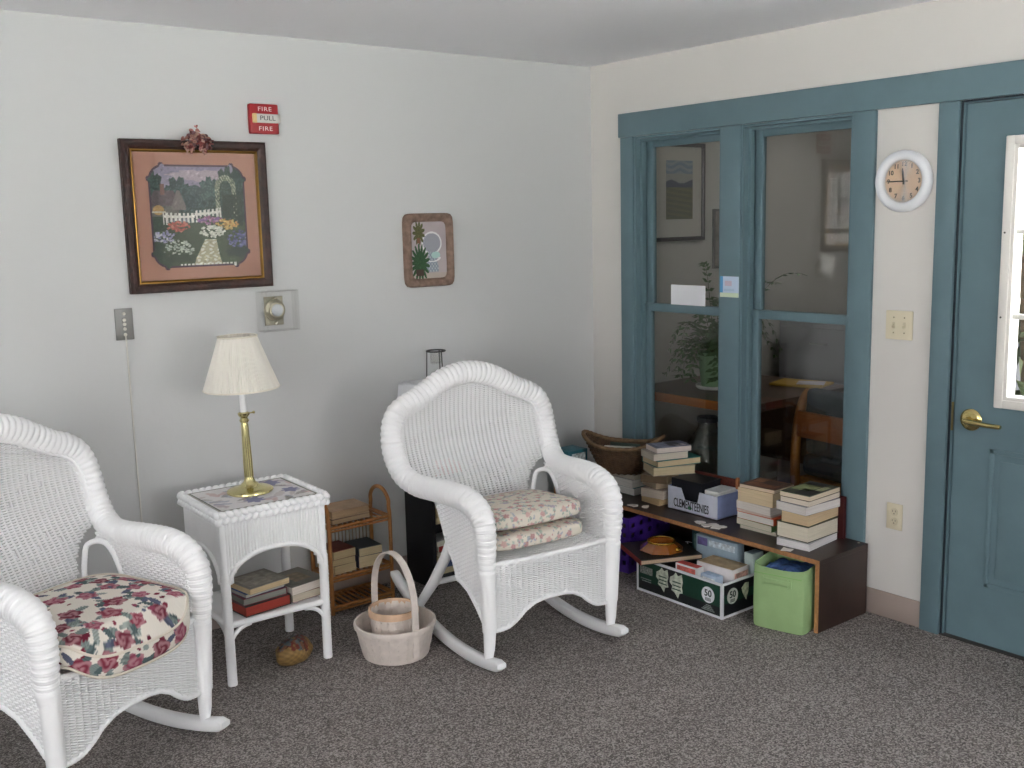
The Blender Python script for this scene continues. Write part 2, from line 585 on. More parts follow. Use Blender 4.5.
# ------------------------------------------------------------------ WICKER
def weave(mb, S, nu, nv, keep, rw=.0037, rs=.0035, amp=.0032, hole=None, phase=0, twin=False):
    """woven cane: nu stakes run along v, nv strands run along u and pass in front of / behind the stakes"""
    def nrm(u, v):
        e = 1e-3
        du = S(min(u + e, 1), v) - S(max(u - e, 0), v)
        dv = S(u, min(v + e, 1)) - S(u, max(v - e, 0))
        n = du.cross(dv)
        return n.normalized() if n.length > 1e-12 else Vector((0, 0, 1))
    for i in range(nu + 1):
        u = i / nu
        run = []
        steps = max(8, nv // 4)
        for k in range(steps + 1):
            v = k / steps
            if keep(u, v):
                run.append(S(u, v))
            else:
                if len(run) > 1:
                    mb.tube(run, rs, 4)
                run = []
        if len(run) > 1:
            mb.tube(run, rs, 4)
    for j in range(nv + 1):
        v = j / nv
        run = []
        for k in range(2 * nu + 1):
            u = k / (2 * nu)
            ok = keep(u, v)
            if ok:
                s = (-.8 if k % 2 else 1) if twin else (0 if k % 2 else (1 if ((k // 2 + j + phase) % 2) else -1))
                if hole and hole(u, v, k, j):
                    s = -1.7
                run.append(S(u, v) + nrm(u, v) * (amp * s))
            else:
                if len(run) > 1:
                    mb.tube(run, rw, 4)
                run = []
        if len(run) > 1:
            mb.tube(run, rw, 4)

def resample(pts, step, rad=None):
    """Catmull-Rom through pts, resampled to an even step; radii are interpolated along"""
    P = [Vector(p) for p in pts]
    n = len(P)
    out = []; rr = []
    for i in range(n - 1):
        p0 = P[max(i - 1, 0)]; p1 = P[i]; p2 = P[i + 1]; p3 = P[min(i + 2, n - 1)]
        for k in range(24):
            t = k / 24
            out.append(.5 * ((2 * p1) + (p2 - p0) * t + (2 * p0 - 5 * p1 + 4 * p2 - p3) * t * t + (3 * p1 - p0 - 3 * p2 + p3) * t ** 3))
            if rad:
                rr.append(rad[i] * (1 - t) + rad[i + 1] * t)
    out.append(P[-1])
    if rad:
        rr.append(rad[-1])
    d = [0]
    for i in range(1, len(out)):
        d.append(d[-1] + (out[i] - out[i - 1]).length)
    m = max(2, int(d[-1] / step))
    res = []; rres = []
    j = 0
    for k in range(m + 1):
        s = d[-1] * k / m
        while j < len(d) - 2 and d[j + 1] < s:
            j += 1
        t = (s - d[j]) / max(1e-9, d[j + 1] - d[j])
        t = min(max(t, 0), 1)
        res.append(out[j].lerp(out[j + 1], t))
        if rad:
            rres.append(rr[j] * (1 - t) + rr[j + 1] * t)
    return (res, rres, d[-1]) if rad else (res, d[-1])

def interp(x, xs, ys):
    if x <= xs[0]:
        return ys[0]
    for i in range(len(xs) - 1):
        if x <= xs[i + 1]:
            t = (x - xs[i]) / (xs[i + 1] - xs[i])
            return ys[i] * (1 - t) + ys[i + 1] * t
    return ys[-1]

# centre line of the big roll, right half, from the foot of the arm front to the crest of the back
ROLL = [(.284, -.290, .385, .030), (.286, -.298, .46, .035), (.287, -.298, .53, .039), (.287, -.284, .585, .042), (.289, -.240, .622, .044),
        (.294, -.16, .642, .044), (.302, -.05, .641, .043), (.314, .06, .634, .042), (.333, .150, .635, .041), (.353, .215, .660, .041),
        (.366, .262, .715, .041), (.369, .288, .78, .041), (.360, .300, .845, .041), (.335, .307, .895, .041), (.292, .311, .925, .041),
        (.240, .314, .945, .042), (.185, .316, .975, .043), (.125, .318, 1.006, .044), (.06, .319, 1.026, .045), (0, .320, 1.032, .045)]
_zb = [p[2] for p in ROLL[8:]]; _xb = [p[0] for p in ROLL[8:]]
def back_w(z):
    if z < .66:
        return interp(z, [.36, .42, .50, .56, .60, .63, .66], [.188, .195, .208, .232, .262, .305, .350])
    return interp(z, _zb, _xb)
def back_y(x, z):
    yb = interp(z, [.36, .42, .50, .60, .66, .72, .80, .90, 1.05], [.110, .128, .155, .196, .236, .268, .292, .308, .318])
    return yb + .045 * (1 - min(1, (x / .37) ** 2)) * interp(z, [.4, .6, .85, 1.05], [.3, 1, 1, .2])

def rocker_z(y):
    return .024 + 1.25 - math.sqrt(1.25 ** 2 - (y + .07) ** 2)

def make_rocker(label, loc, rz):
    t = thing('rocking_chair', label, 'rocking chair', loc, rz, 'white wicker rocking chairs')
    # --- back panel
    mb = MB()
    z0, z1 = .37, 1.035
    W = .37
    def S(u, v):
        x = -W + 2 * W * u; z = z0 + (z1 - z0) * v
        return Vector((x, back_y(x, z), z))
    keep = lambda u, v: abs(-W + 2 * W * u) < back_w(z0 + (z1 - z0) * v) - .004
    def hole(u, v, k, j):
        x = -W + 2 * W * u; z = z0 + (z1 - z0) * v
        if abs(x) > .255:
            return False
        ph = abs((abs(x) % .17) / .17 - .5) * 2
        for zc in (.84, .655):
            if abs(z - (zc - .075 + .075 * ph)) < .009 and (k // 2) % 2 == 0 and k % 2 == 0:
                return True
        return False
    weave(mb, S, 36, 80, keep, rw=.0047, rs=.0050, amp=.0058, hole=hole, twin=True)
    mb.build('back_panel', M_WICK, t, smooth=180)
    # --- rolled border of back
    half = ROLL[8:]
    pts = half + [(-x, y, z, r) for x, y, z, r in half[::-1][1:]]
    P, Rr, Ln = resample([p[:3] for p in pts], .0034, [p[3] for p in pts])
    n = len(P)
    rad = [Rr[i] * (1 + .15 * abs(math.sin(PI * Ln * i / n / .0225)) ** .7 - .07 + .012 * math.sin(2 * PI * Ln * i / n / .0068)) for i in range(n)]
    mb = MB(); mb.tube(P, rad, 14)
    # binding between border and panel
    P2, _ = resample([(x * .905, y - .020, z - .030 * min(1, max(0, (z - .7) / .25)), 0)[:3] for x, y, z, r in pts], .0042)
    mb.tube(P2, [.0062 + .0012 * (i % 2) for i in range(len(P2))], 6)
    mb.build('back_border', M_WICK, t, smooth=180)
    for s in (1, -1):
        # --- arm roll
        a = [(s * x, y, z, r) for x, y, z, r in ROLL[:10]]
        P, Rr, Ln = resample([p[:3] for p in a], .0022, [p[3] for p in a])
        n = len(P)
        rad = [Rr[i] * (1 + .030 * math.sin(2 * PI * Ln * i / n / .0080) + .13 * abs(math.sin(PI * Ln * i / n / .0225)) ** .7 - .07) for i in range(n)]
        mb = MB(); mb.tube(P, rad, 18)
        # flat wrapped band at the front of the arm where it meets the leg
        mb.tube([(s * .284, -.298, .36), (s * .284, -.297, .375), (s * .285, -.296, .39), (s * .285, -.296, .405)], [.028, .032, .033, .033], 16)
        # lacing along the inner edge of the roll
        P3, _ = resample([(s * (x - .036), y + .008, z - .018) for x, y, z, r in ROLL[1:8]], .009)
        for i, p in enumerate(P3):
            mb.ball(p, .006, 6, 4)
        mb.build('arm', M_WICK, t, smooth=180)
        # --- side panel, open behind, with skirt below the seat
        mb = MB()
        ya, yb, za, zb = -.300, .190, .165, .625
        def S2(u, v):
            y = ya + (yb - ya) * u; z = za + (zb - za) * v
            return Vector((s * (.274 + .004 * math.sin(8 * y) + .020 * max(0, y) / .19), y, z))
        def bot(y):
            return interp(y, [-.30, -.25, -.20, -.14, -.08, .0], [.165, .185, .232, .276, .296, .300])
        def rear(z):
            return interp(z, [.28, .36, .42, .50, .565, .60, .612], [-.060, -.030, .015, .048, .082, .125, .30])
        def keep2(u, v):
            y = ya + (yb - ya) * u; z = za + (zb - za) * v
            return z > bot(y) and y < rear(z)
        weave(mb, S2, 30, 58, keep2, rw=.0050, rs=.0046, amp=.0034)
        edge, _ = resample([(s * .274, y, bot(y)) for y in (-.295, -.27, -.25, -.22, -.2, -.17, -.14, -.11, -.08, -.062)], .006)
        mb.tube(edge, [.0085 + .001 * (i % 2) for i in range(len(edge))], 8)
        arch = [(s * .272, -.060, .292), (s * .272, -.030, .36), (s * .273, .015, .42), (s * .276, .048, .50), (s * .279, .082, .565), (s * .283, .125, .600), (s * .276, .165, .606),
                (s * .258, .192, .592), (s * .236, .180, .56), (s * .212, .158, .50), (s * .198, .132, .42)]
        A, _ = resample(arch, .006)
        mb.tube(A, [.0095 + .0008 * (i % 2) for i in range(len(A))], 8)
        mb.build('side_panel', M_WICK, t, smooth=180)
    # --- front apron with scalloped edge
    mb = MB()
    xa, za, zb = .262, .155, .418
    def S3(u, v):
        x = -xa + 2 * xa * u; z = za + (zb - za) * v
        return Vector((x, -.293 - .016 * (1 - (x / xa) ** 2), z))
    def bot3(x):
        return interp(abs(x), [0, .05, .09, .13, .165, .20, .235, .27], [.254, .252, .243, .222, .190, .170, .163, .166])
    weave(mb, S3, 23, 32, lambda u, v: (za + (zb - za) * v) > bot3(-xa + 2 * xa * u), rw=.0047, rs=.0050, amp=.0072, twin=True)
    edge, _ = resample([(x, -.294 - .016 * (1 - (x / xa) ** 2), bot3(x)) for x in [-.265 + .53 * i / 24 for i in range(25)]], .006)
    mb.tube(edge, [.0085 + .0012 * (i % 2) for i in range(len(edge))], 8)
    edge, _ = resample([(x, -.290 - .016 * (1 - (x / xa) ** 2), .413) for x in [-.268 + .536 * i / 12 for i in range(13)]], .006)
    mb.tube(edge, [.011 + .0012 * (i % 2) for i in range(len(edge))], 8)
    mb.build('front_apron', M_WICK, t, smooth=180)
    # --- rear apron and seat deck
    mb = MB()
    def S4(u, v):
        return Vector((-.195 + .39 * u, .115, .30 + .12 * v))
    weave(mb, S4, 20, 15, lambda u, v: True)
    mb.build('rear_apron', M_WICK, t, smooth=180)
    mb = MB()
    def S5(u, v):
        return Vector(((-1 + 2 * u) * interp(v, [0, .6, 1], [.270, .262, .192]), -.285 + .41 * v, .405))
    weave(mb, S5, 26, 54, lambda u, v: True, rw=.0045)
    mb.build('seat', M_WICK, t, smooth=180)
    # --- legs
    for s in (1, -1):
        mb = MB()
        P = [(s * (.284 - .006 * k / 60), -.300 + .006 * k / 60, .395 - .23 * k / 60) for k in range(61)]
        mb.tube(P, [.030 - .004 * k / 60 + .0011 * (k % 2) for k in range(61)], 14)
        mb.tube([(s * .278, -.294, .168), (s * .278, -.294, .155), (s * .279, -.291, .10), (s * .28, -.287, .065), (s * .28, -.286, .044)], [.024, .0235, .021, .017, .0165], 14)
        mb.build('leg', M_WICK, t, smooth=60)
        mb = MB()
        mb.tube([(s * .205, .105, .42), (s * .222, .140, .32), (s * .248, .205, .2), (s * .277, .285, .085), (s * .28, .296, .07)], [.019, .022, .022, .018, .017], 12)
        mb.build('leg', M_WICK, t, smooth=60)
        # --- rocker
        mb = MB()
        vs = []; fs = []
        N = 40
        w, h = .0185, .022
        prof = [(-w, -h + .006), (-w + .006, -h), (w - .006, -h), (w, -h + .006), (w, h - .006), (w - .006, h), (-w + .006, h), (-w, h - .006)]
        for k in range(N + 1):
            y = -.378 + .885 * k / N
            d = min(y + .378, .507 - y)
            sc = 1 if d > .02 else .45 + .55 * math.sqrt(max(0, 1 - ((.02 - d) / .02) ** 2))
            for a, b in prof:
                vs.append((s * .28 + a, y, rocker_z(y) + b * sc))
        q = len(prof)
        for k in range(N):
            for i in range(q):
                j = (i + 1) % q
                fs.append((k * q + i, (k + 1) * q + i, (k + 1) * q + j, k * q + j))
        fs.append(tuple(range(q))); fs.append(tuple(N * q + i for i in range(q))[::-1])
        mb.add(vs, fs)
        mb.build('rocker', M_WHITE, t, smooth=50)
    mb = MB()
    mb.tube([(-.248, .205, .2), (.248, .205, .2)], .012, 10)
    mb.build('stretcher', M_WHITE, t)
    return t

def dup(root, label, loc, rz):
    r = root.copy(); COL.objects.link(r); r.location = loc; r.rotation_euler = (0, 0, rz); r['label'] = label
    for ch in list(root.children):
        c = ch.copy(); COL.objects.link(c); c.parent = r
        for g in ch.children:
            d = g.copy(); COL.objects.link(d); d.parent = c
    return r

# ------------------------------------------------------------------ CUSHIONS
def cushion_mesh(w, d, h, nx, ny, nz, p=4.5, pz=2.6, front_bow=0., dome=.0):
    """superellipsoid cushion sampled from a subdivided box; returns verts, faces"""
    vid = {}; vs = []; fs = []
    def key(i, j, k):
        if (i, j, k) not in vid:
            x = 2 * i / nx - 1; y = 2 * j / ny - 1; z = 2 * k / nz - 1
            a = (abs(x) ** p + abs(y) ** p) ** (1 / p)
            m = max(abs(x), abs(y))
            if a > 1e-9:
                x, y = x * m / a * (1 if m else 1), y * m / a
                rr = m
            else:
                rr = 0
            # edge rounding towards the rim
            q = (rr ** 7 + abs(z) ** pz) ** (1 / 7) if False else None
            s = max(rr, abs(z))
            b = (rr ** 6 + abs(z) ** 3) ** .25 if s > 0 else 1
            f = s / max(1e-9, (rr ** 5 + abs(z) ** 5) ** .2)
            x *= f; y *= f; zz = z * f
            px = x * w / 2; py = y * d / 2
            if front_bow and y < 0:
                py -= front_bow * (1 - x * x) * (-y)
            pz_ = zz * h / 2 + dome * (1 - min(1, x * x)) * (1 - min(1, y * y)) * (1 if z > 0 else -.2) * abs(z)
            vid[(i, j, k)] = len(vs); vs.append((px, py, pz_))
        return vid[(i, j, k)]
    for i in range(nx):
        for j in range(ny):
            fs.append((key(i, j, nz), key(i + 1, j, nz), key(i + 1, j + 1, nz), key(i, j + 1, nz)))
            fs.append((key(i, j, 0), key(i, j + 1, 0), key(i + 1, j + 1, 0), key(i + 1, j, 0)))
    for i in range(nx):
        for k in range(nz):
            fs.append((key(i, 0, k), key(i + 1, 0, k), key(i + 1, 0, k + 1), key(i, 0, k + 1)))
            fs.append((key(i, ny, k), key(i, ny, k + 1), key(i + 1, ny, k + 1), key(i + 1, ny, k)))
    for j in range(ny):
        for k in range(nz):
            fs.append((key(0, j, k), key(0, j, k + 1), key(0, j + 1, k + 1), key(0, j + 1, k)))
            fs.append((key(nx, j, k), key(nx, j + 1, k), key(nx, j + 1, k + 1), key(nx, j, k + 1)))
    return vs, fs

def print_flowers(P, N, bg, motifs, rng, leaf, petal, scale, count, seedpts):
    """paints sprigs (flower, leaves, buds) on points P with normals N"""
    C = np.tile(bg, (len(P), 1)).astype(float)
    C *= (1 + .03 * np.sin(P[:, :1] * 900) * np.sin(P[:, 1:2] * 900))
    for c in seedpts:
        c0 = P[c]; n = N[c]
        t1 = np.cross(n, [0.3, .9, .2]); t1 /= np.linalg.norm(t1) + 1e-9
        t2 = np.cross(n, t1)
        d = P - c0
        near = np.where((np.abs(d).max(axis=1) < scale * 2.4) & (N @ n > .15))[0]
        if not len(near):
            continue
        dn = d[near]
        a = dn @ t1; b = dn @ t2
        th0 = rng.uniform(0, 6.28)
        ca, sa = math.cos(th0), math.sin(th0)
        x = a * ca - b * sa; y = a * sa + b * ca
        typ = rng.random()
        # leaves
        for q in range(rng.integers(3, 6)):
            ang = rng.uniform(0, 6.28); L = scale * rng.uniform(.9, 1.5); w = scale * rng.uniform(.22, .36)
            lx = x * math.cos(ang) + y * math.sin(ang); ly = -x * math.sin(ang) + y * math.cos(ang)
            lc = lx - scale * .55 - L * .4
            msk = (lc / (L * .5)) ** 2 + (ly / w) ** 2 < 1 + .25 * np.sin(lx * 700)
            col = leaf[rng.integers(0, len(leaf))]
            C[near[msk]] = col * (1 + .25 * np.sin(ly[msk] * 1400))[:, None]
        # main flower: petals around a darker heart
        k = 5
        rr = np.hypot(x, y); th = np.arctan2(y, x)
        R0 = scale * rng.uniform(.75, 1.05)
        out = R0 * (.86 + .14 * np.cos(k * th))
        msk = rr < out
        pc = petal[rng.integers(0, len(petal))]
        sw = .5 + .5 * np.sin(rr / R0 * 9 + th * 2 + 1.2 * np.sin(th * 3))
        light = pc * 1.0 + (np.array([.62, .36, .38]) - pc) * .75
        col = pc[None, :] * (1 - sw[:, None] * .8) + light[None, :] * sw[:, None] * .8
        C[near[msk]] = col[msk]
        # buds
        for q in range(rng.integers(2, 5)):
            bx, by = rng.uniform(-2.1, 2.1, 2) * scale
            msk = (x - bx) ** 2 + ((y - by) * 1.5) ** 2 < (scale * rng.uniform(.16, .34)) ** 2
            C[near[msk]] = petal[rng.integers(0, len(petal))] if rng.random() < .65 else leaf[rng.integers(0, len(leaf))]
    if scale < .02:
        C = C * .74 + bg * .26
    return np.clip(C, 0, 1)

def make_cushion(name, label, w, d, h, loc, rz, res, bg, leaf, petal, scale, count, seed, tilt=0., bow=0., dome=.01, welt=True, group=None, sag=None, p=4.5):
    nx, ny, nz = int(w / res), int(d / res), max(8, int(1.8 * h / res))
    vs, fs = cushion_mesh(w, d, h, nx, ny, nz, front_bow=bow, dome=dome, p=p)
    t = thing(name, label, 'cushion', loc, rz, group, rot=(tilt, 0, rz))
    z_flat = np.array([q[2] for q in vs])
    def sag_z(y):
        q = min(1, max(0, (-y - sag[0]) / (sag[1] - sag[0]))) if sag else 0
        return -sag[2] * q * q * (3 - 2 * q) if sag else 0
    vs = [(x, y, z + sag_z(y)) for x, y, z in vs]
    me = bpy.data.meshes.new('cover'); me.from_pydata(vs, [], fs); me.update()
    me.polygons.foreach_set('use_smooth', [True] * len(me.polygons))
    P = np.array(vs); N = np.zeros((len(vs), 3), dtype=np.float32)
    nn = np.zeros(len(vs) * 3, dtype=np.float32); me.vertex_normals.foreach_get('vector', nn); N = nn.reshape(-1, 3).astype(float)
    rng = np.random.default_rng(seed)
    # spread of sprig centres: reject those too near one another; only upper side and rim
    cand = rng.permutation(np.where(z_flat > -h * .40)[0])
    picks = []
    for c in cand[:4000]:
        if all(np.linalg.norm(P[c] - P[q]) > scale * (1.95 if scale > .02 else 2.7) for q in picks):
            picks.append(c)
        if len(picks) >= count:
            break
    set_paint(me, print_flowers(P, N, bg, None, rng, leaf, petal, scale, count, picks))
    me.materials.append(mat_paint_attr(.95, .35, 700, .15))
    o = bpy.data.objects.new('cover', me); COL.objects.link(o); o.parent = t
    if welt:
        for zs in (1, -1):
            pts = []
            for k in range(96):
                a = 2 * PI * k / 96
                cx, sx = math.cos(a), math.sin(a)
                den = (abs(cx) ** p + abs(sx) ** p) ** (1 / p)
                x, y = cx / den, sx / den
                py = y * d / 2
                if bow and y < 0:
                    py -= bow * (1 - x * x) * (-y)
                pts.append((x * w / 2 * .985, py * .985, zs * h * .36 + sag_z(py * .985)))
            mb = MB(); mb.tube(pts, .0042, 6, closed=True)
            mb.build('piping', mat('#e2d9cb', .9), t, smooth=180)
    return t

# ------------------------------------------------------------------ SIDE TABLE
def braid(mb, a, b, r=.0165, step=.027, up=Vector((0, 0, 1)), out=Vector((0, -1, 0))):
    """plaited edge: two rows of slanting beads"""
    a = Vector(a); b = Vector(b); d = b - a; n = int(d.length / step); t = d.normalized()
    for i in range(n + 1):
        p = a + t * (step * i + (d.length - n * step) / 2)
        for s in (1, -1):
            c = p + up * (r * .72 * s) + t * (step * .25 * s) + out * .004
            e = (t * .75 + up * .55 * (-s)).normalized() * (step * .62)
            mb.tube([c - e, c - e * .5 , c, c + e * .5, c + e], [r * .35, r * .72, r * .82, r * .72, r * .35], 6)

def side_table():
    t = thing('side_table', 'white wicker side table with arched apron and lower shelf between the rocking chairs', 'side table', (-2.128, -.395, 0), R(-1.5))
    w, d, ht = .207, .184, .648
    sp = .012
    # top
    mb = MB()
    mb.box((-w, -d, ht - .018), (w, d, ht - .001), bev=.004)
    o = mb.build('tabletop', M_WICK, t)
    mb = MB()
    braid(mb, (-w, -d - .004, ht - .016), (w, -d - .004, ht - .016), out=Vector((0, -1, 0)))
    braid(mb, (-w - .004, d, ht - .016), (-w - .004, -d, ht - .016), out=Vector((-1, 0, 0)))
    braid(mb, (w + .004, -d, ht - .016), (w + .004, d, ht - .016), out=Vector((1, 0, 0)))
    braid(mb, (w, d + .004, ht - .016), (-w, d + .004, ht - .016), out=Vector((0, 1, 0)))
    mb.build('braided_edge', M_WICK, t, smooth=180)
    # aprons of upright reeds, arched below
    def arch_z(q):   # q in -1..1 across the face
        return .385 + .105 * math.sqrt(max(0, 1 - (abs(q) / .86) ** 2.2)) if abs(q) < .86 else .385
    for face in range(4):
        mb = MB()
        hw = w - .012 if face % 2 == 0 else d - .012
        off = d - .004 if face % 2 == 0 else w - .004
        ang = [0, R(90), R(180), R(-90)][face]
        M = Matrix.Rotation(ang, 4, 'Z')
        n = int(2 * hw / .0120)
        for i in range(n + 1):
            x = -hw + 2 * hw * i / n
            zb = arch_z(x / hw)
            mb.tube([(x, -off, ht - .02), (x, -off, zb)], .0060 + .0005 * math.sin(i * 7), 7, M=M)
        e, _ = resample([(hw * .93 * math.cos(PI - PI * k / 16), -off - .004, arch_z(.86 * math.cos(PI - PI * k / 16))) for k in range(17)], .008)
        mb.tube(e, [.0095 + .0008 * (i % 2) for i in range(len(e))], 8, M=M)
        mb.build('apron', M_WICK, t, smooth=60)
    # legs
    for sx in (1, -1):
        for sy in (1, -1):
            mb = MB()
            P = [(sx * (w - .012 - .003 * k / 80), sy * (d - .012), ht - .03 - (ht - .03) * k / 80) for k in range(81)]
            mb.tube(P, [(.0175 if k > 26 else .0145) + (.0008 * (k % 2) if k > 26 else 0) for k in range(81)], 12)
            mb.build('leg', M_WICK, t, smooth=60)
    # shelf
    mb = MB()
    mb.box((-w + .012, -d + .012, .219), (w - .012, d - .012, .235), bev=.003)
    for y in (-d + .012, d - .012):
        mb.tube([(-w + .014, y, .227), (w - .014, y, .227)], .0125, 10)
    for x in (-w + .012, w - .012):
        mb.tube([(x, -d + .014, .227), (x, d - .014, .227)], .0125, 10)
    mb.build('shelf', M_WICK, t)
    # quarter-round brackets below the shelf
    for face in range(4):
        hw = w - .014 if face % 2 == 0 else d - .014
        off = d - .012 if face % 2 == 0 else w - .012
        M = Matrix.Rotation([0, R(90), R(180), R(-90)][face], 4, 'Z')
        for s in (1, -1):
            mb = MB()
            r = .085
            e = [(s * (hw - r + r * math.sin(k * PI / 20)), -off, .217 - r + r * math.cos(k * PI / 20)) for k in range(11)]
            mb.tube(e, .0085, 8, M=M)
            mb.build('bracket', M_WICK, t, smooth=60)
    # runner on top
    def fn(u, v):
        c = np.tile(L3('#ebe8e8'), u.shape + (1,))
        rng = np.random.default_rng(3)
        for k in range(46):
            a, b, r = rng.random(), rng.random(), rng.uniform(.03, .085)
            col = [L3('#b9a6b4'), L3('#c8bcb8'), L3('#9fa4b8'), L3('#cfa9a4'), L3('#8a8478'), L3('#e6e2de')][k % 6]
            ang = rng.uniform(0, 3.1); x = (u - a) * 1.15; y = v - b
            xx = x * math.cos(ang) + y * math.sin(ang); yy = -x * math.sin(ang) + y * math.cos(ang)
            m = (xx / (r * 1.7)) ** 2 + (yy / (r * .6)) ** 2 < 1 + .5 * np.sin(u * 60 + k) * np.sin(v * 50)
            c[m] = c[m] * .5 + col * .5
        for (bx, by, br) in ((.42, .24, .09), (.86, .40, .08), (.80, .84, .10)):
            m = ((u - bx) ** 2 + ((v - by) * .8) ** 2) < br ** 2 * (1 + .4 * np.sin(np.arctan2(v - by, u - bx) * 7))
            c[m] = L3('#9c9cb8')
        e = np.minimum(np.minimum(u, 1 - u) * .415, np.minimum(v, 1 - v) * .325)
        c[e < .010] = L3('#38463c'); c[e < .0035] = L3('#b9b8ae')
        return c
    r = thing('table_runner', 'pale floral cloth mat with dark green border on the wicker side table', 'table mat', (-2.128, -.395, ht), R(-1.5))
    mb = MB(); mb.box((-.192, -.168, 0), (.192, .168, .0018)); mb.build('backing', mat('#cfcac4', .9), r, smooth=0)
    paint_grid('printed_top', .384, .336, 120, 96, fn, mat_paint_attr(.9, .2, 600), r, T(0, 0, .0022))
    return ht + .0022

# ------------------------------------------------------------------ LAMP
def table_lamp(z):
    t = thing('table_lamp', 'brass candlestick lamp with pleated cream shade on the wicker side table', 'lamp', (-2.124, -.365, z), 0, rot=(0, R(-1.2), 0))
    mb = MB()
    mb.lathe([(0, 0), (.084, 0), (.087, .004), (.086, .009), (.078, .014), (.060, .019), (.045, .022), (.034, .027), (.030, .034), (.024, .038), (.020, .046), (.0175, .056)], 40)
    mb.build('base', M_BRASS, t)
    mb = MB()
    mb.lathe([(.0165, .054), (.0155, .06), (.0165, .12), (.0150, .2), (.0125, .265), (.012, .268), (.016, .272), (.0185, .278), (.015, .284), (.013, .288), (.018, .294), (.022, .300), (.0225, .306), (.015, .31)], 28)
    for k in range(10):
        a = 2 * PI * k / 10
        mb.tube([(.0155 * math.cos(a), .0155 * math.sin(a), .06), (.0155 * math.cos(a), .0155 * math.sin(a), .12), (.0118 * math.cos(a), .0118 * math.sin(a), .262)], .0022, 5)
    mb.build('stem', M_BRASS, t)
    mb = MB()
    mb.tube([(.018, 0, .302), (.034, -.006, .304)], .0022, 6); mb.ball((.037, -.007, .304), .0055, 8, 6)
    mb.build('switch', M_BRASS, t)
    mb = MB()
    mb.lathe([(.0115, .306), (.0125, .308), (.0120, .40), (.009, .404), (0, .405)], 20)
    mb.build('candle_sleeve', mat('#eef0f2', .35), t)
    mb = MB()
    mb.lathe([(.009, .40), (.012, .415), (.016, .44), (.014, .465), (0, .482)], 16)
    mb.build('bulb', mat('#e9e7df', .3), t)
    # pleated shade
    z0, z1, r0, r1 = .398, .600, .138, .071
    seg = 168
    vs = []; fs = []
    prof = [(r0, z0), (r0 * .998 + .001, z0 + .006), (.1045, (z0 + z1) / 2), (r1, z1 - .004), (r1, z1)]
    for i in range(seg):
        a = 2 * PI * i / seg
        k = 1 + .011 * (1 if i % 2 else -1) + .006 * math.sin(i * 2.3)
        for r, zz in prof:
            vs.append((r * k * math.cos(a), r * k * math.sin(a), zz))
        for r, zz in prof[::-1]:
            vs.append(((r * k - .0022) * math.cos(a), (r * k - .0022) * math.sin(a), zz))
    q = 2 * len(prof)
    for i in range(seg):
        j = (i + 1) % seg
        for k in range(q):
            l = (k + 1) % q
            fs.append((i * q + k, j * q + k, j * q + l, i * q + l))
    m, nt, b = base('shade_fabric')
    b.inputs['Base Color'].default_value = lin('#fcfaf5'); b.inputs['Roughness'].default_value = .9
    b.inputs['Specular IOR Level'].default_value = .1
    out = nt.nodes['Material Output']
    tr = nt.nodes.new('ShaderNodeBsdfTranslucent'); tr.inputs['Color'].default_value = lin('#f3ebd8')
    mx = nt.nodes.new('ShaderNodeMixShader'); mx.inputs['Fac'].default_value = .3
    nt.links.new(b.outputs[0], mx.inputs[1]); nt.links.new(tr.outputs[0], mx.inputs[2]); nt.links.new(mx.outputs[0], out.inputs['Surface'])
    mb = MB(); mb.add(vs, fs)
    sh = mb.build('lamp_shade', m, t, smooth=25)
    mt = mat('#f0eadb', .85)
    for r, zz in ((r0 * 1.012, z0 + .004), (r1 * 1.012, z1 - .003)):
        mb = MB(); mb.tube([(r * math.cos(2 * PI * k / 48), r * math.sin(2 * PI * k / 48), zz) for k in range(48)], .0032, 6, closed=True)
        mb.build('trim', mt, sh)
    mb = MB()
    for k in range(3):
        a = 2 * PI * k / 3 + .4
        mb.tube([(r1 * .99 * math.cos(a), r1 * .99 * math.sin(a), z1 - .01), (.02 * math.cos(a), .02 * math.sin(a), z1 - .03), (.014 * math.cos(a), .014 * math.sin(a), .44)], .0012, 5)
    mb.tube([(.016 * math.cos(2 * PI * k / 16), .016 * math.sin(2 * PI * k / 16), z1 - .03) for k in range(16)], .0015, 5, closed=True)
    mb.build('shade_carrier', M_BRASS, sh)

# ------------------------------------------------------------------ BOOKS
_pg = {}
def mat_pages(c):
    if c in _pg:
        return _pg[c]
    m, nt, b = base('pages')
    tc = nt.nodes.new('ShaderNodeTexCoord')
    mp = nt.nodes.new('ShaderNodeMapping'); mp.inputs['Scale'].default_value = (3, 3, 420)
    n = nt.nodes.new('ShaderNodeTexNoise'); n.inputs['Scale'].default_value = 3; n.inputs['Detail'].default_value = 2
    r = nt.nodes.new('ShaderNodeValToRGB')
    l = lin(c)
    r.color_ramp.elements[0].position = .25; r.color_ramp.elements[1].position = .7
    r.color_ramp.elements[0].color = tuple(x * .72 for x in l[:3]) + (1,); r.color_ramp.elements[1].color = l
    nt.links.new(tc.outputs['Object'], mp.inputs['Vector']); nt.links.new(mp.outputs['Vector'], n.inputs['Vector'])
    nt.links.new(n.outputs['Fac'], r.inputs['Fac']); nt.links.new(r.outputs['Color'], b.inputs['Base Color'])
    b.inputs['Roughness'].default_value = .9
    _pg[c] = m
    return m

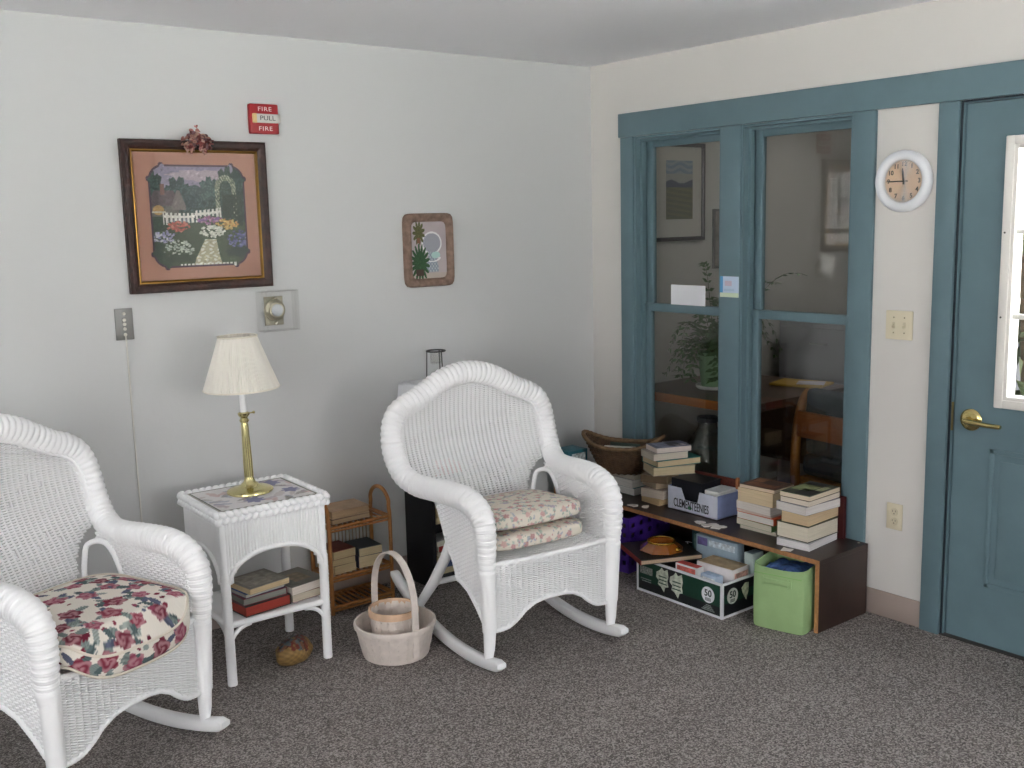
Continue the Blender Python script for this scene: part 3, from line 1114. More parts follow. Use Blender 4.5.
def book(label, L, W, Th, loc, rz, cover, pages='#e2d8c2', hard=False, spine='-y', rot=None, group=None, art=None):
    """book lying flat, centre of its underside at loc; L along local X, W along local Y; the spine side is given"""
    t = thing('book', label, 'book', loc, rz, group, rot=rot)
    b = .0026 if hard else .0011
    ov = .003 if hard else .0003
    mb = MB()
    mb.box((-L / 2, -W / 2, 0), (L / 2, W / 2, b)); mb.box((-L / 2, -W / 2, Th - b), (L / 2, W / 2, Th))
    e = b
    if spine == '-y':
        mb.box((-L / 2, -W / 2, b), (L / 2, -W / 2 + e, Th - b)); lo, hi = (-L / 2 + ov, -W / 2 + e), (L / 2 - ov, W / 2 - ov)
    elif spine == '+y':
        mb.box((-L / 2, W / 2 - e, b), (L / 2, W / 2, Th - b)); lo, hi = (-L / 2 + ov, -W / 2 + ov), (L / 2 - ov, W / 2 - e)
    elif spine == '+x':
        mb.box((L / 2 - e, -W / 2, b), (L / 2, W / 2, Th - b)); lo, hi = (-L / 2 + ov, -W / 2 + ov), (L / 2 - e, W / 2 - ov)
    else:
        mb.box((-L / 2, -W / 2, b), (-L / 2 + e, W / 2, Th - b)); lo, hi = (-L / 2 + e, -W / 2 + ov), (L / 2 - ov, W / 2 - ov)
    cm = [mat(cover, .45, var=.12, vscale=25)]
    if art:
        # printed shapes on the front board
        for k, (c, x0, y0, x1, y1) in enumerate(art):
            mb.box((x0 * L - L / 2, y0 * W - W / 2, Th), (x1 * L - L / 2, y1 * W - W / 2, Th + .0003), mi=k + 1)
            cm.append(mat(c, .45, var=.35, vscale=40))
    mb.build('cover', cm, t, smooth=0)
    mb = MB(); mb.box((lo[0], lo[1], b), (hi[0], hi[1], Th - b)); mb.build('page_block', mat_pages(pages), t, smooth=0)
    return t

# ------------------------------------------------------------------ THINGS ON THE LEFT WALL
def frame_mb(mb, w, h, prof, mi=0):
    """mitred frame around w x h (outer); prof = [(inset, out)] from back outer edge round to back inner edge; faces -Y"""
    n = len(prof)
    vs = []
    for i, o in prof:
        for sx, sz in ((-1, -1), (1, -1), (1, 1), (-1, 1)):
            vs.append((sx * (w / 2 - i), -o, sz * (h / 2 - i)))
    fs = []
    for k in range(n):
        l = (k + 1) % n
        for c in range(4):
            d = (c + 1) % 4
            fs.append((k * 4 + c, k * 4 + d, l * 4 + d, l * 4 + c))
    mb.add(vs, fs, None, mi)

def round_frame(mb, w, h, prof, p=11, n=72):
    vs = []; fs = []
    for i, o in prof:
        for k in range(n):
            a = 2 * PI * (k + .5) / n
            den = (abs(math.cos(a)) ** p + abs(math.sin(a)) ** p) ** (1 / p)
            vs.append(((w / 2 - i) * math.cos(a) / den, -o, (h / 2 - i) * math.sin(a) / den))
    m = len(prof)
    for j in range(m):
        l = (j + 1) % m
        for k in range(n):
            q = (k + 1) % n
            fs.append((j * n + k, j * n + q, l * n + q, l * n + k))
    mb.add(vs, fs)

def blob(u, v, cx, cy, rx, ry, k=7, amp=.12, ph=0.):
    a = np.arctan2((v - cy) / ry, (u - cx) / rx)
    return ((u - cx) / rx) ** 2 + ((v - cy) / ry) ** 2 < (1 + amp * np.sin(a * k + ph) + amp * .6 * np.sin(a * (k * 2 + 1) + ph * 2)) ** 2

def garden_print(u, v):
    rng = np.random.default_rng(11)
    g = np.clip(v, 0, 1)[..., None]
    c = L3('#5a6b62') * (1 - g) + L3('#a69bb4') * g
    sky = v > .70
    c[sky] = (L3('#a093b0') * (1 - ((v[sky] - .7) / .3)[:, None]) + L3('#8f86a6') * ((v[sky] - .7) / .3)[:, None])
    m = blob(u, v, .52, .88, .3, .05); c[m] = L3('#b8a3b4')
    # trees behind
    for cx, cy, rx, ry, h in ((.5, .62, .42, .16, '#40585a'), (.3, .66, .14, .2, '#35504e'), (.62, .7, .12, .16, '#3f5a58'), (.05, .72, .12, .2, '#2f4a45'),
                              (.8, .72, .12, .24, '#3a5249'), (.95, .68, .14, .34, '#2c4540'), (.45, .58, .13, .12, '#2f4a4a'), (.7, .55, .14, .12, '#304a45')):
        c[blob(u, v, cx, cy, rx, ry, 9, .1, cx * 9)] = L3(h)
    # cottage
    m = (np.abs(u - .16) < .17 - .55 * np.clip(v - .60, 0, 1)) & (v > .58) & (v < .74); c[m] = L3('#66555c')
    m = (u > .02) & (u < .30) & (v > .47) & (v < .60); c[m] = L3('#6e6a66')
    m = (u > .13) & (u < .17) & (v > .70) & (v < .80); c[m] = L3('#8a5a50')
    m = (np.abs(u - .30) < .07 - .4 * np.clip(v - .6, 0, 1)) & (v > .56) & (v < .74); c[m] = L3('#7d7270')
    m = ((u - .10) / .055) ** 2 + ((v - .56) / .045) ** 2 < 1; c[m] = L3('#c89a4e')
    m = (v > .535) & (v < .55) & (u > .03) & (u < .17); c[m] = L3('#d8cdb0')
    m = (v > .44) & (v < .86) & (np.sin(u * 95 + 5 * np.sin(v * 37)) * np.sin(v * 88 + 4 * np.sin(u * 41)) > .30)
    k = m & (c[..., 1] > c[..., 0] * 1.25); c[k] = c[k] * 1.7 + .012
    # lawn
    m = v < .44; c[m] = L3('#4a5c44')
    m = (v < .50) & (u < .2); c[m] = L3('#3c5140')
    # arch trellis with climbing roses
    rr = np.hypot((u - .78) / .085, (v - .76) / .10)
    m = ((np.abs(rr - 1) < .28) & (v > .76)) | ((np.abs(np.abs(u - .78) - .085) < .022) & (v > .42) & (v <= .76))
    m = m & (np.sin(u * 170 + 4 * np.sin(v * 90)) * np.sin(v * 150 + 3 * np.sin(u * 70)) > -.25)
    c[m] = L3('#7f8a70')
    k = m & (np.sin(u * 230 + v * 140) > .55); c[k] = L3('#c9c8b4')
    m = (np.abs(u - .84) < .10) & (v > .40) & (v < .70) & (np.sin(u * 130) * np.sin(v * 110) > -.7); c[m] = L3('#34463a')
    # white picket fence, dipping in the middle
    top = .53 + .22 * (u - .36) ** 2 + .02 * (u > .45)
    bot = .425 + .10 * np.clip(u - .3, 0, 1)
    pick = (np.sin(u * 2 * np.pi * 24) > -.15) | (np.abs(v - top + .035) < .012)
    m = (u > .14) & (u < .72) & (v < top) & (v > bot) & pick; c[m] = L3('#e4e2da')
    # flower beds
    def bed(cx, cy, rx, ry, cols, n=70, s=.014):
        c[blob(u, v, cx, cy, rx, ry, 8, .12, cx * 5)] = L3('#43543d')
        for k in range(n):
            a = rng.uniform(0, 6.28); r = math.sqrt(rng.random())
            px, py = cx + rx * r * math.cos(a) * .95, cy + ry * r * math.sin(a) * .95
            q = s * rng.uniform(.6, 1.2)
            c[((u - px) / q) ** 2 + ((v - py) / (q * .7)) ** 2 < 1] = L3(cols[k % len(cols)])
    bed(.28, .405, .12, .05, ['#c8563f', '#d87860', '#b34a3e'])
    bed(.60, .46, .13, .04, ['#a05a8c', '#c089b0', '#8a5a9c'])
    bed(.77, .42, .12, .05, ['#d9a93f', '#e2b95a', '#c88a35'])
    bed(.62, .35, .14, .06, ['#d8d8cc', '#c4cbb8', '#e8e6dc'], 90)
    bed(.14, .31, .13, .06, ['#8a86b4', '#a9a3cc', '#c8c4d6'])
    bed(.27, .19, .16, .09, ['#c8d0c0', '#b4bcb0', '#9aa89a'], 110, .012)
    bed(.93, .26, .17, .11, ['#5f5fa0', '#7674b4', '#4a4f86'], 110, .014)
    c[blob(u, v, .27, .11, .15, .04)] = L3('#3c4f3c')
    c[blob(u, v, .90, .15, .16, .05)] = L3('#39493f')
    # path
    w = .05 + .36 * np.clip(.30 - v, 0, 1)
    m = (np.abs(u - (.56 + .2 * np.clip(v - .1, 0, 1))) < w) & (v < .28)
    c[m] = L3('#b9b08c')
    m2 = m & (np.sin(u * 75 + 2 * np.sin(v * 60)) * np.sin(v * 95) > .35); c[m2] = L3('#e2dfcf')
    m = (v < .055) & (u > .28) & (u < .86) & (np.sin(u * 160) > -.4); c[m] = L3('#e6e6dc')
    for k in range(900):
        px, py = rng.random(), rng.random() * .98
        q = rng.uniform(.006, .016)
        m = ((u - px) / q) ** 2 + ((v - py) / (q * .8)) ** 2 < 1
        c[m] = c[m] * (.72 + .62 * rng.random()) + L3('#3f5240') * .06
    # painterly grain
    n = .5 + .5 * np.sin(u * 310 + 3 * np.sin(v * 210)) * np.sin(v * 280 + 2 * np.sin(u * 150))
    c = c * (.80 + .32 * n[..., None])
    g_ = c.mean(axis=-1, keepdims=True)
    return np.clip((c * .72 + g_ * L3('#dfeadf') * .28) * 1.0, 0, 1)

def wall_things():
    # --- garden picture
    w, h = .583, .580
    t = thing('framed_picture', 'dark wooden framed cottage garden print with wide pinkish mat on the left wall', 'picture', (-2.108, 0, 1.697))
    mb = MB()
    frame_mb(mb, w, h, [(0, .001), (0, .024), (.004, .030), (.012, .033), (.022, .030), (.030, .024), (.036, .020), (.036, .001)])
    mf = mat_wood('#22120f', '#42241d', .42, 14, (2, 2, 2))
    nt = mf.node_tree; b = nt.nodes['Principled BSDF']
    tc = nt.nodes.new('ShaderNodeTexCoord'); v = nt.nodes.new('ShaderNodeTexVoronoi'); v.inputs['Scale'].default_value = 70
    bp = nt.nodes.new('ShaderNodeBump'); bp.inputs['Strength'].default_value = .55; bp.inputs['Distance'].default_value = .004
    nt.links.new(tc.outputs['Object'], v.inputs['Vector']); nt.links.new(v.outputs['Distance'], bp.inputs['Height']); nt.links.new(bp.outputs['Normal'], b.inputs['Normal'])
    mb.build('frame', mf, t, smooth=30)
    mb = MB()
    frame_mb(mb, w - .0722, h - .0722, [(0, .002), (0, .020), (.004, .0205), (.010, .013), (.010, .002)])
    mb.build('gilt_fillet', mat('#94723a', .28, metal=1.), t, smooth=20)
    mb = MB(); mb.box((-w / 2 + .044, -.010, -h / 2 + .044), (w / 2 - .044, -.003, h / 2 - .044))
    mb.build('mat_board', mat('#b0826f', .9, var=.03, vscale=60), t, smooth=0)
    # print with scalloped corners
    def inside(u, v):
        x = np.abs(u - .5) * 2; y = np.abs(v - .5) * 2
        qx, qy = np.maximum(x - .68, 0), np.maximum(y - .68, 0)
        ear = (np.hypot(x - .70, y - .955) < .050) | (np.hypot(x - .955, y - .70) < .050)
        return (np.hypot(qx, qy) < .275) | ear
    def pf(u, v):
        c = garden_print(u, v)
        e = ~(inside(.5 + (u - .5) * 1.035, .5 + (v - .5) * 1.035))
        c[e] = L3('#4a3846')
        return c
    o = paint_grid('print', .405, .412, 200, 200, pf, mat_paint_attr(.6), t, Matrix(((1, 0, 0, .002), (0, 0, -1, -.0108), (0, 1, 0, .000), (0, 0, 0, 1))))
    bm = bmesh.new(); bm.from_mesh(o.data)
    dele = []
    for f in bm.faces:
        c = f.calc_center_median(); uu = (c.x - .002) / .405 + .5; vv = (c.z - .000) / .412 + .5
        if not bool(inside(np.array(uu), np.array(vv))):
            dele.append(f)
    bmesh.ops.delete(bm, geom=dele, context='FACES'); bm.to_mesh(o.data); bm.free()
    mb = MB(); mb.box((-w / 2 + .040, -.0155, -h / 2 + .040), (w / 2 - .040, -.0135, h / 2 - .040)); mb.build('pane', mat_glass((.994, .995, .994), 1.1), t, smooth=0)
    # --- dried flower cluster on top of frame
    t = thing('flower_ornament', 'dried pink and brown flower cluster on top of the garden picture frame', 'ornament', (-2.114, -.040, 1.988))
    rng = random.Random(4)
    cols = ['#a8706a', '#8a4a48', '#c09a8c', '#6a3a3a', '#b08478', '#7a5a5e']
    mb = MB()
    for k in range(6):
        for q in range(19):
            a = rng.uniform(0, 6.28); r = rng.uniform(0, 1) ** .7
            cx = math.cos(a) * r * .060; cz = -.014 + math.sin(a) * r * .034 + max(0, .024 - abs(cx))
            cy = -.012 - .022 * (1 - r) + rng.uniform(-.008, .008)
            L = rng.uniform(.012, .019)
            M = T(cx, cy, cz, rng.uniform(-1.2, 1.2), rng.uniform(-1.2, 1.2), rng.uniform(0, 6))
            vs = []; fs = []
            for i in range(5):
                for j in range(5):
                    p, s = i / 4, j / 4 * 2 - 1
                    ww = .62 * math.sin(PI * (.15 + .8 * p))
                    vs.append((s * ww * L * .8, p * L * 1.3, .35 * L * (s * s - p * p)))
            for i in range(4):
                for j in range(4):
                    fs.append((i * 5 + j, i * 5 + j + 1, i * 5 + j + 6, i * 5 + j + 5))
            vs += [(x, y, z - .0015) for x, y, z in vs]
            fs += [tuple(25 + q2 for q2 in f)[::-1] for f in fs]
            mb.add(vs, fs, M, k)
    mb.build('petals', [mat(c_, .9, var=.25, vscale=90) for c_ in cols], t, smooth=180)['kind'] = 'stuff'
    # --- fire alarm pull station
    t = thing('fire_alarm', 'red fire alarm pull station with pale handle above the garden picture', 'fire alarm', (-1.813, 0, 2.080))
    mr = mat('#a3151f', .38)
    mb = MB(); mb.box((-.062, -.026, -.059), (.062, -.0005, .059), bev=.005, seg=3)
    mb.build('housing', mr, t)
    mb = MB(); mb.box((-.046, -.037, -.016), (.066, -.0245, .019), bev=.003)
    hd = mb.build('pull_handle', mat('#cfcfc9', .4), t)
    mb = MB(); text_mb(mb, 'PULL', .026, on_left(.008, .0015, -.0375), sx=1.2); mb.build('lettering', mat('#3a3a40', .6), hd, smooth=0)
    mb = MB(); mb.box((-.054, -.0372, -.017), (-.036, -.0240, .020), bev=.003); mb.build('handle_end', mat('#e6c88a', .4), hd)
    for zz in (.038, -.039):
        mb = MB(); text_mb(mb, 'FIRE', .024, on_left(.002, zz, -.0263), sx=1.25, spacing=1.15); mb.build('lettering', mat('#f0dcdc', .6), t, smooth=0)
    # --- steel wall plate with painted cable running down
    t = thing('wall_plate', 'steel wall plate with a thin white cable running down to the floor', 'wall plate', (-2.430, 0, 1.295))
    mb = MB(); mb.box((-.034, -.006, -.060), (.034, -.0005, .060), bev=.002)
    mb.build('plate', mat('#868684', .42, metal=.5), t)
    for zz in (.040, .016, 0, -.018, -.040):
        mb = MB(); mb.lathe([(.0065, 0), (.0065, .004), (.004, .006), (0, .0062)], 12, T(0, -.006, zz, R(90), 0, 0), mi=0); mb.build('jack', mat('#d8d4ca', .4), t)
    mb = MB()
    mb.tube([(0, -.010, -.045), (.001, -.009, -.06), (.002, -.006, -.075), (.003, -.004, -.4), (.006, -.004, -.9), (.008, -.012, -1.185), (.010, -.016, -1.288)], .0032, 6)
    mb.build('cable', mat('#d9d7d0', .7), t, smooth=60)
    # --- guarded thermostat
    t = thing('thermostat', 'round thermostat inside a clear plastic guard box below the garden picture', 'thermostat', (-1.806, 0, 1.304))
    mb = MB()
    mb.box((-.048, -.006, -.062), (.036, -.0005, .058), bev=.002)
    mb.build('back_plate', mat('#a9a48f', .5), t)
    mb = MB()
    Mx = T(-.006, -.006, .002, R(90))
    mb.lathe([(.046, 0), (.047, .004), (.044, .014), (.036, .018), (.034, .022), (.032, .028), (0, .030)], 36, Mx)
    mb.build('dial', mat('#b9b39c', .3, metal=.7), t)
    mb = MB(); mb.lathe([(.026, .030), (.025, .034), (.014, .036), (0, .036)], 28, Mx); mb.build('dial_cap', mat('#b7bcc2', .3, metal=.5), t)
    for zz in (.050, -.055):
        mb = MB(); mb.ball((-.002, -.012, zz), .0075, 12, 8)
        mb.build('screw', mat('#e6e0cc', .2, metal=.9), t)
    mb = MB()
    a, b2, c, dd = -.082, .082, -.083, .083
    th = .0035; yo = -.062
    mb.box((a, yo, c), (b2, yo + th, dd)); mb.box((a, yo + th, c), (a + th, -.0005, dd)); mb.box((b2 - th, yo + th, c), (b2, -.0005, dd))
    mb.box((a + th, yo + th, c), (b2 - th, -.0005, c + th)); mb.box((a + th, yo + th, dd - th), (b2 - th, -.0005, dd))
    for x in (a + .014, b2 - .020):
        mb.box((x, yo - .003, c + .004), (x + .006, yo, dd - .004))
    g = mb.build('clear_guard', mat_glass((.978, .98, .978), .8, .05), t, smooth=0)
    g['label'] = 'clear ribbed plastic guard'
    # --- small plaque
    t = thing('wall_plaque', 'small rough brown framed plaque of a wicker chair and palm plants', 'plaque', (-1.030, 0, 1.526))
    mb = MB()
    round_frame(mb, .268, .334, [(0, .001), (0, .020), (.006, .028), (.018, .030), (.030, .026), (.038, .016), (.038, .001)])
    mb.build('frame', mat('#877062', .8, bump=.9, bscale=110, var=.3, vscale=40), t, smooth=40)
    def pl(u, v):
        c = np.tile(L3('#b9aeb0'), u.shape + (1,)) * (.95 + .08 * np.sin(u * 9) * np.sin(v * 7))[..., None]
        c[v < .10] = L3('#b8aca2')
        # peacock style chair
        m = ((u - .58) / .27) ** 2 + ((v - .62) / .20) ** 2 < 1; c[m] = L3('#e2e2e2')
        m = ((u - .58) / .235) ** 2 + ((v - .62) / .17) ** 2 < 1
        c[m] = L3('#a9aab2'); k = m & (np.sin(u * 95) * np.sin(v * 130) > 0); c[k] = L3('#8f919c')
        m = (np.abs(u - .58) < .10 + .35 * np.clip(.40 - v, 0, .2)) & (v > .12) & (v < .46); c[m] = L3('#8d97a3')
        k = m & (np.sin(u * 80) * np.sin(v * 80) > .2); c[k] = L3('#b4bcc4')
        m = ((u - .68) / .12) ** 2 + ((v - .41) / .06) ** 2 < 1; c[m] = L3('#b2d2cd')
        m = (np.abs(np.hypot((u - .58) / .2, (v - .36) / .06) - 1) < .15) & (v < .37); c[m] = L3('#e6e6e6')
        for cx, cy, r, n, h in ((.25, .28, .27, 17, '#2c4a30'), (.24, .80, .17, 11, '#4f5436')):
            a = np.arctan2((v - cy) * .8, u - cx); rr = np.hypot(u - cx, (v - cy) * .8)
            m = rr < r * (.55 + .45 * np.abs(np.sin(a * n / 2))); c[m] = L3(h)
            k = m & (np.sin(a * n * 2) > .3); c[k] = L3('#3f6340') if n > 12 else L3('#6a6842')
        m = (np.abs(u - .24) < .10) & (v > .06) & (v < .17); c[m] = L3('#4a3a34')
        m = (np.abs(u - .23) < .045) & (v > .62) & (v < .72); c[m] = L3('#7a5a44')
        return c
    paint_grid('print', .204, .262, 90, 116, pl, mat_paint_attr(.7), t, Matrix(((1, 0, 0, 0), (0, 0, -1, -.012), (0, 1, 0, 0), (0, 0, 0, 1))))
    mb = MB(); mb.box((-.102, -.0115, -.131), (.102, -.002, .131)); mb.build('backing', mat('#8f857d', .9), t, smooth=0)

# ------------------------------------------------------------------ THINGS ON THE RIGHT WALL
def right_wall_things():
    t = thing('wall_clock', 'round white wall clock with pale orange face above the light switch', 'clock', (-.0005, -1.776, 1.764))
    Mx = T(0, 0, 0, 0, R(-90), 0)
    mb = MB(); mb.lathe([(.112, 0), (.117, .006), (.117, .024), (.110, .034), (.098, .038), (.086, .034), (.081, .026), (.081, .012), (0, .012)], 64, Mx)
    mb.build('rim', mat('#e4e6ea', .35), t, smooth=50)
    mb = MB(); mb.lathe([(.081, .012), (.0805, .0145), (0, .0145)], 64, Mx); mb.build('dial', mat('#e6c7ab', .7), t)
    mb = MB()
    for k in range(12):
        a = PI / 2 - 2 * PI * (k + 1) / 12
        mb = MB(); text_mb(mb, str(k + 1), .0235, on_right(-.0645 * math.cos(a), .0645 * math.sin(a), -.0148), bold=.0007)
        mb.build('numeral', mat('#3a3630', .6), t, smooth=0)
    mk = mat('#3a3630', .6)
    mb = MB()
    def hand(ang, L, w, x):
        a = R(90 - ang)
        d = Vector((0, -math.cos(a), math.sin(a))); p = Vector((0, -math.sin(a), -math.cos(a)))
        o = Vector((x, 0, 0))
        vs = []
        for q in (0, -.0010):
            for s in (-.25, .75, 1.):
                ww = w if s < 1 else w * .3
                vs += [o + d * L * s + p * ww + Vector((q, 0, 0)), o + d * L * s - p * ww + Vector((q, 0, 0))]
        fs = [(0, 1, 3, 2), (2, 3, 5, 4), (6, 8, 9, 7), (8, 10, 11, 9), (0, 2, 8, 6), (2, 4, 10, 8), (1, 7, 9, 3), (3, 9, 11, 5), (0, 6, 7, 1), (4, 5, 11, 10)]
        mb.add(vs, fs)
    hand(354, .050, .0040, -.0165); hand(270, .074, .0026, -.018)
    mb.lathe([(.004, .0145), (.004, .020), (0, .021)], 12, Mx)
    mb.build('hand', mk, t, smooth=0)
    mb = MB(); mb.lathe([(.0805, .024), (.06, .0275), (.03, .030), (0, .031)], 48, Mx); mb.build('lens', M_CLEAR, t, smooth=180)
    # switch plate
    t = thing('light_switch', 'ivory double light switch plate on the white wall strip beside the door', 'light switch', (-.0005, -1.771, 1.208))
    mi = mat('#d8cfb6', .4)
    mb = MB(); mb.box((-.006, -.058, -.057), (0, .058, .057), bev=.003); mb.build('plate', mi, t)
    for s in (1, -1):
        mb = MB(); mb.box((-.0075, s * .023 - .005, -.012), (-.004, s * .023 + .005, .012)); mb.box((-.017, s * .023 - .0035, -.010), (-.004, s * .023 + .0035, -.001), bev=.0015)
        mb.build('toggle', mat('#c9bfa4', .4), t)
        for zz in (.03, -.03):
            mb = MB(); mb.lathe([(.0032, 0), (.0022, .001), (0, .0012)], 10, T(-.006, s * .023, zz, 0, R(-90), 0))
            mb.build('screw', mat('#8f8870', .4, metal=.6), t)
    t = thing('power_outlet', 'ivory double power outlet low on the white wall strip beside the door', 'outlet', (-.0005, -1.7785, .433))
    mb = MB(); mb.box((-.006, -.035, -.054), (0, .035, .054), bev=.003); mb.build('plate', mi, t)
    for s in (1, -1):
        mb = MB(); mb.lathe([(.0165, 0), (.0165, .0022), (0, .0024)], 24, T(-.0055, 0, s * .0195, 0, R(-90), 0)); sk = mb.build('socket', mat('#cfc5aa', .4), t)
        mb = MB()
        mb.box((-.0085, -.0075, s * .0195 + .000), (-.0075, -.0055, s * .0195 + .008)); mb.box((-.0085, .0055, s * .0195 + .000), (-.0075, .0075, s * .0195 + .008))
        mb.box((-.0085, -.0025, s * .0195 - .009), (-.0075, .0025, s * .0195 - .005))
        mb.build('slot', mat('#4a443a', .7), sk, smooth=0)
    # notices
    t = tag(MB().box((-.0222, -.985, 1.284), (-.0206, -.878, 1.378)).box((-.0224, -.895, 1.304), (-.0222, -.878, 1.378), mi=1).box((-.0224, -.985, 1.284), (-.0222, -.878, 1.304), mi=2)
            .box((-.0224, -.945, 1.335), (-.0222, -.905, 1.358), mi=3).box((-.0224, -.960, 1.312), (-.0222, -.90, 1.322), mi=4)
            .build('notice', [mat('#c6d6ea', .7), mat('#5b9fcf', .7), mat('#cfdcc4', .7), mat('#c9b9cc', .7), mat('#b4cadd', .7)], smooth=0),
            'small pale blue printed notice taped to the blue post between the windows', 'notice')
    t = tag(MB().box((.040, -.735, 1.2285), (.0425, -.516, 1.325), bev=.001).build('card', mat('#e9ebf0', .7), smooth=0),
            'blank white card propped on the middle rail of the left window', 'card')

# ------------------------------------------------------------------ RATTAN RACK
def rattan_rack():
    t = thing('rattan_rack', 'small brown rattan rack with arched sides behind the wicker side table', 'rack', (-1.562, -.115, 0))
    xs = (-.150, .150); yb, yf = .082, -.082
    for x in xs:
        pts = [(x, yf, .0), (x, yf, .2), (x, yf, .375), (x, yf + .006, .42)]
        pts += [(x, yf * math.cos(k * PI / 10), .42 + .078 * math.sin(k * PI / 10)) for k in range(1, 10)]
        pts += [(x, yb - .006, .42), (x, yb, .375), (x, yb, .2), (x, yb, .0)]
        P, _ = resample(pts, .010)
        mb = MB(); mb.tube(P, .0088, 10, up=(1, 0, 0)); mb.build('side_hoop', M_RATTAN, t, smooth=60)
    for z in (.030, .160, .380):
        mb = MB()
        for y in (yf, yb):
            mb.tube([(xs[0], y, z), (xs[1], y, z)], .0075, 8); mb.tube([(xs[0], y, z - .015), (xs[1], y, z - .015)], .005, 8)
        for x in xs:
            mb.tube([(x, yf, z), (x, yb, z)], .0075, 8)
        for k in range(11):
            x = xs[0] + .014 + (xs[1] - xs[0] - .028) * k / 10
            mb.tube([(x, yf, z), (x, yb, z)], .0048, 6)
        mb.build('shelf', M_RATTAN, t, smooth=60)
    # slats at the back, upper tier
    mb = MB()
    for k in range(17):
        x = xs[0] + .010 + (xs[1] - xs[0] - .02) * k / 16
        mb.tube([(x, yb, .165), (x, yb, .378)], .0028, 5)
    mb.build('back_spindles', mat('#8f7d68', .5), t, smooth=60)
    # books
    g = 'books on the rattan rack'
    zt = .389
    book('dark brown closed book under the tan book on top of the rattan rack', .190, .142, .024, (-1.596, -.115, zt), R(1), '#5a4432', '#b99f7d', True, '+y', group=g)
    book('large tan paper covered book lying on top of the rattan rack', .182, .140, .034, (-1.596, -.117, zt + .0242), R(-1), '#b79a7c', '#c3a683', True, '+y', group=g)
    z = .169
    for i, (h, c, lab, r) in enumerate(((.038, '#6b5a42', 'bottom thick paperback of the left pile inside the rattan rack', 3), (.028, '#8a7a5a', 'middle paperback of the left pile inside the rattan rack', -2), (.036, '#7a2f22', 'paperback with rust red cover topping the left pile in the rattan rack', 2))):
        book(lab, .108, .140, h, (-1.640, -.117, z), R(r), c, '#d2bd93', False, '+y', group=g); z += h + .0003
    z = .169
    for i, (h, c, lab, r) in enumerate(((.052, '#2f3350', 'thick paperback with navy spine at bottom right inside the rattan rack', -5), (.036, '#4a5258', 'grey covered paperback topping the right pile inside the rattan rack', -3))):
        book(lab, .112, .142, h, (-1.505, -.115, z), R(r), c, '#d6c39c', False, '-x', group=g); z += h + .0003

# ------------------------------------------------------------------ BASKETS ON THE FLOOR
def splint_basket(t, r0, r1, h, n, mA, th=.004, rows=5, nm='bowl'):
    """round splint basket: uprights and woven bands as one body"""
    mb = MB()
    mb.lathe([(0, .002), (r0, .002), (r0, .006), (0, .006)], 40)
    # bands going in and out of the uprights
    for k in range(rows):
        za = .004 + (h - .010) * k / rows; zb = .004 + (h - .010) * (k + .90) / rows
        seg = n * 2
        vs = []; fs = []
        for i in range(seg):
            a = 2 * PI * i / seg
            s = .0020 * (1 if ((i // 2 + k) % 2) else -1) * (1 if i % 2 == 0 else 0)
            for z in (za, zb):
                r = r0 + (r1 - r0) * (z / h) ** .85 + s
                for dr in (.0012, -.0012):
                    vs.append(((r + dr) * math.cos(a), (r + dr) * math.sin(a), z))
        for i in range(seg):
            j = (i + 1) % seg
            a, b = i * 4, j * 4
            fs += [(a, b, b + 2, a + 2), (a + 1, a + 3, b + 3, b + 1), (a + 2, b + 2, b + 3, a + 3), (a, a + 1, b + 1, b)]
        mb.add(vs, fs)
    for i in range(n):
        a = 2 * PI * i / n
        w = .40 * 2 * PI * r0 / n
        vs = []; fs = []
        for k in range(rows * 2 + 1):
            z = .004 + (h - .006) * k / (rows * 2)
            r = r0 + (r1 - r0) * (z / h) ** .85
            off = 0
            for s in (-1, 1):
                tx, ty = -math.sin(a) * w * s * (r / r0), math.cos(a) * w * s * (r / r0)
                for dr in (.0016, -.0016):
                    vs.append(((r + dr + off) * math.cos(a) + tx, (r + dr + off) * math.sin(a) + ty, z))
        for k in range(rows * 2):
            b, c = k * 4, (k + 1) * 4
            fs += [(b, b + 2, c + 2, c), (b + 1, c + 1, c + 3, b + 3), (b, c, c + 1, b + 1), (b + 2, b + 3, c + 3, c + 2)]
        mb.add(vs, fs)
    return mb.build(nm, mA, t, smooth=30)

def rim_ring(mb, r, z, hh, tt):
    mb.lathe_open([(r - tt, z), (r + tt, z), (r + tt * 1.2, z + hh * .5), (r + tt * .8, z + hh), (r - tt * .8, z + hh), (r - tt, z)], 48)

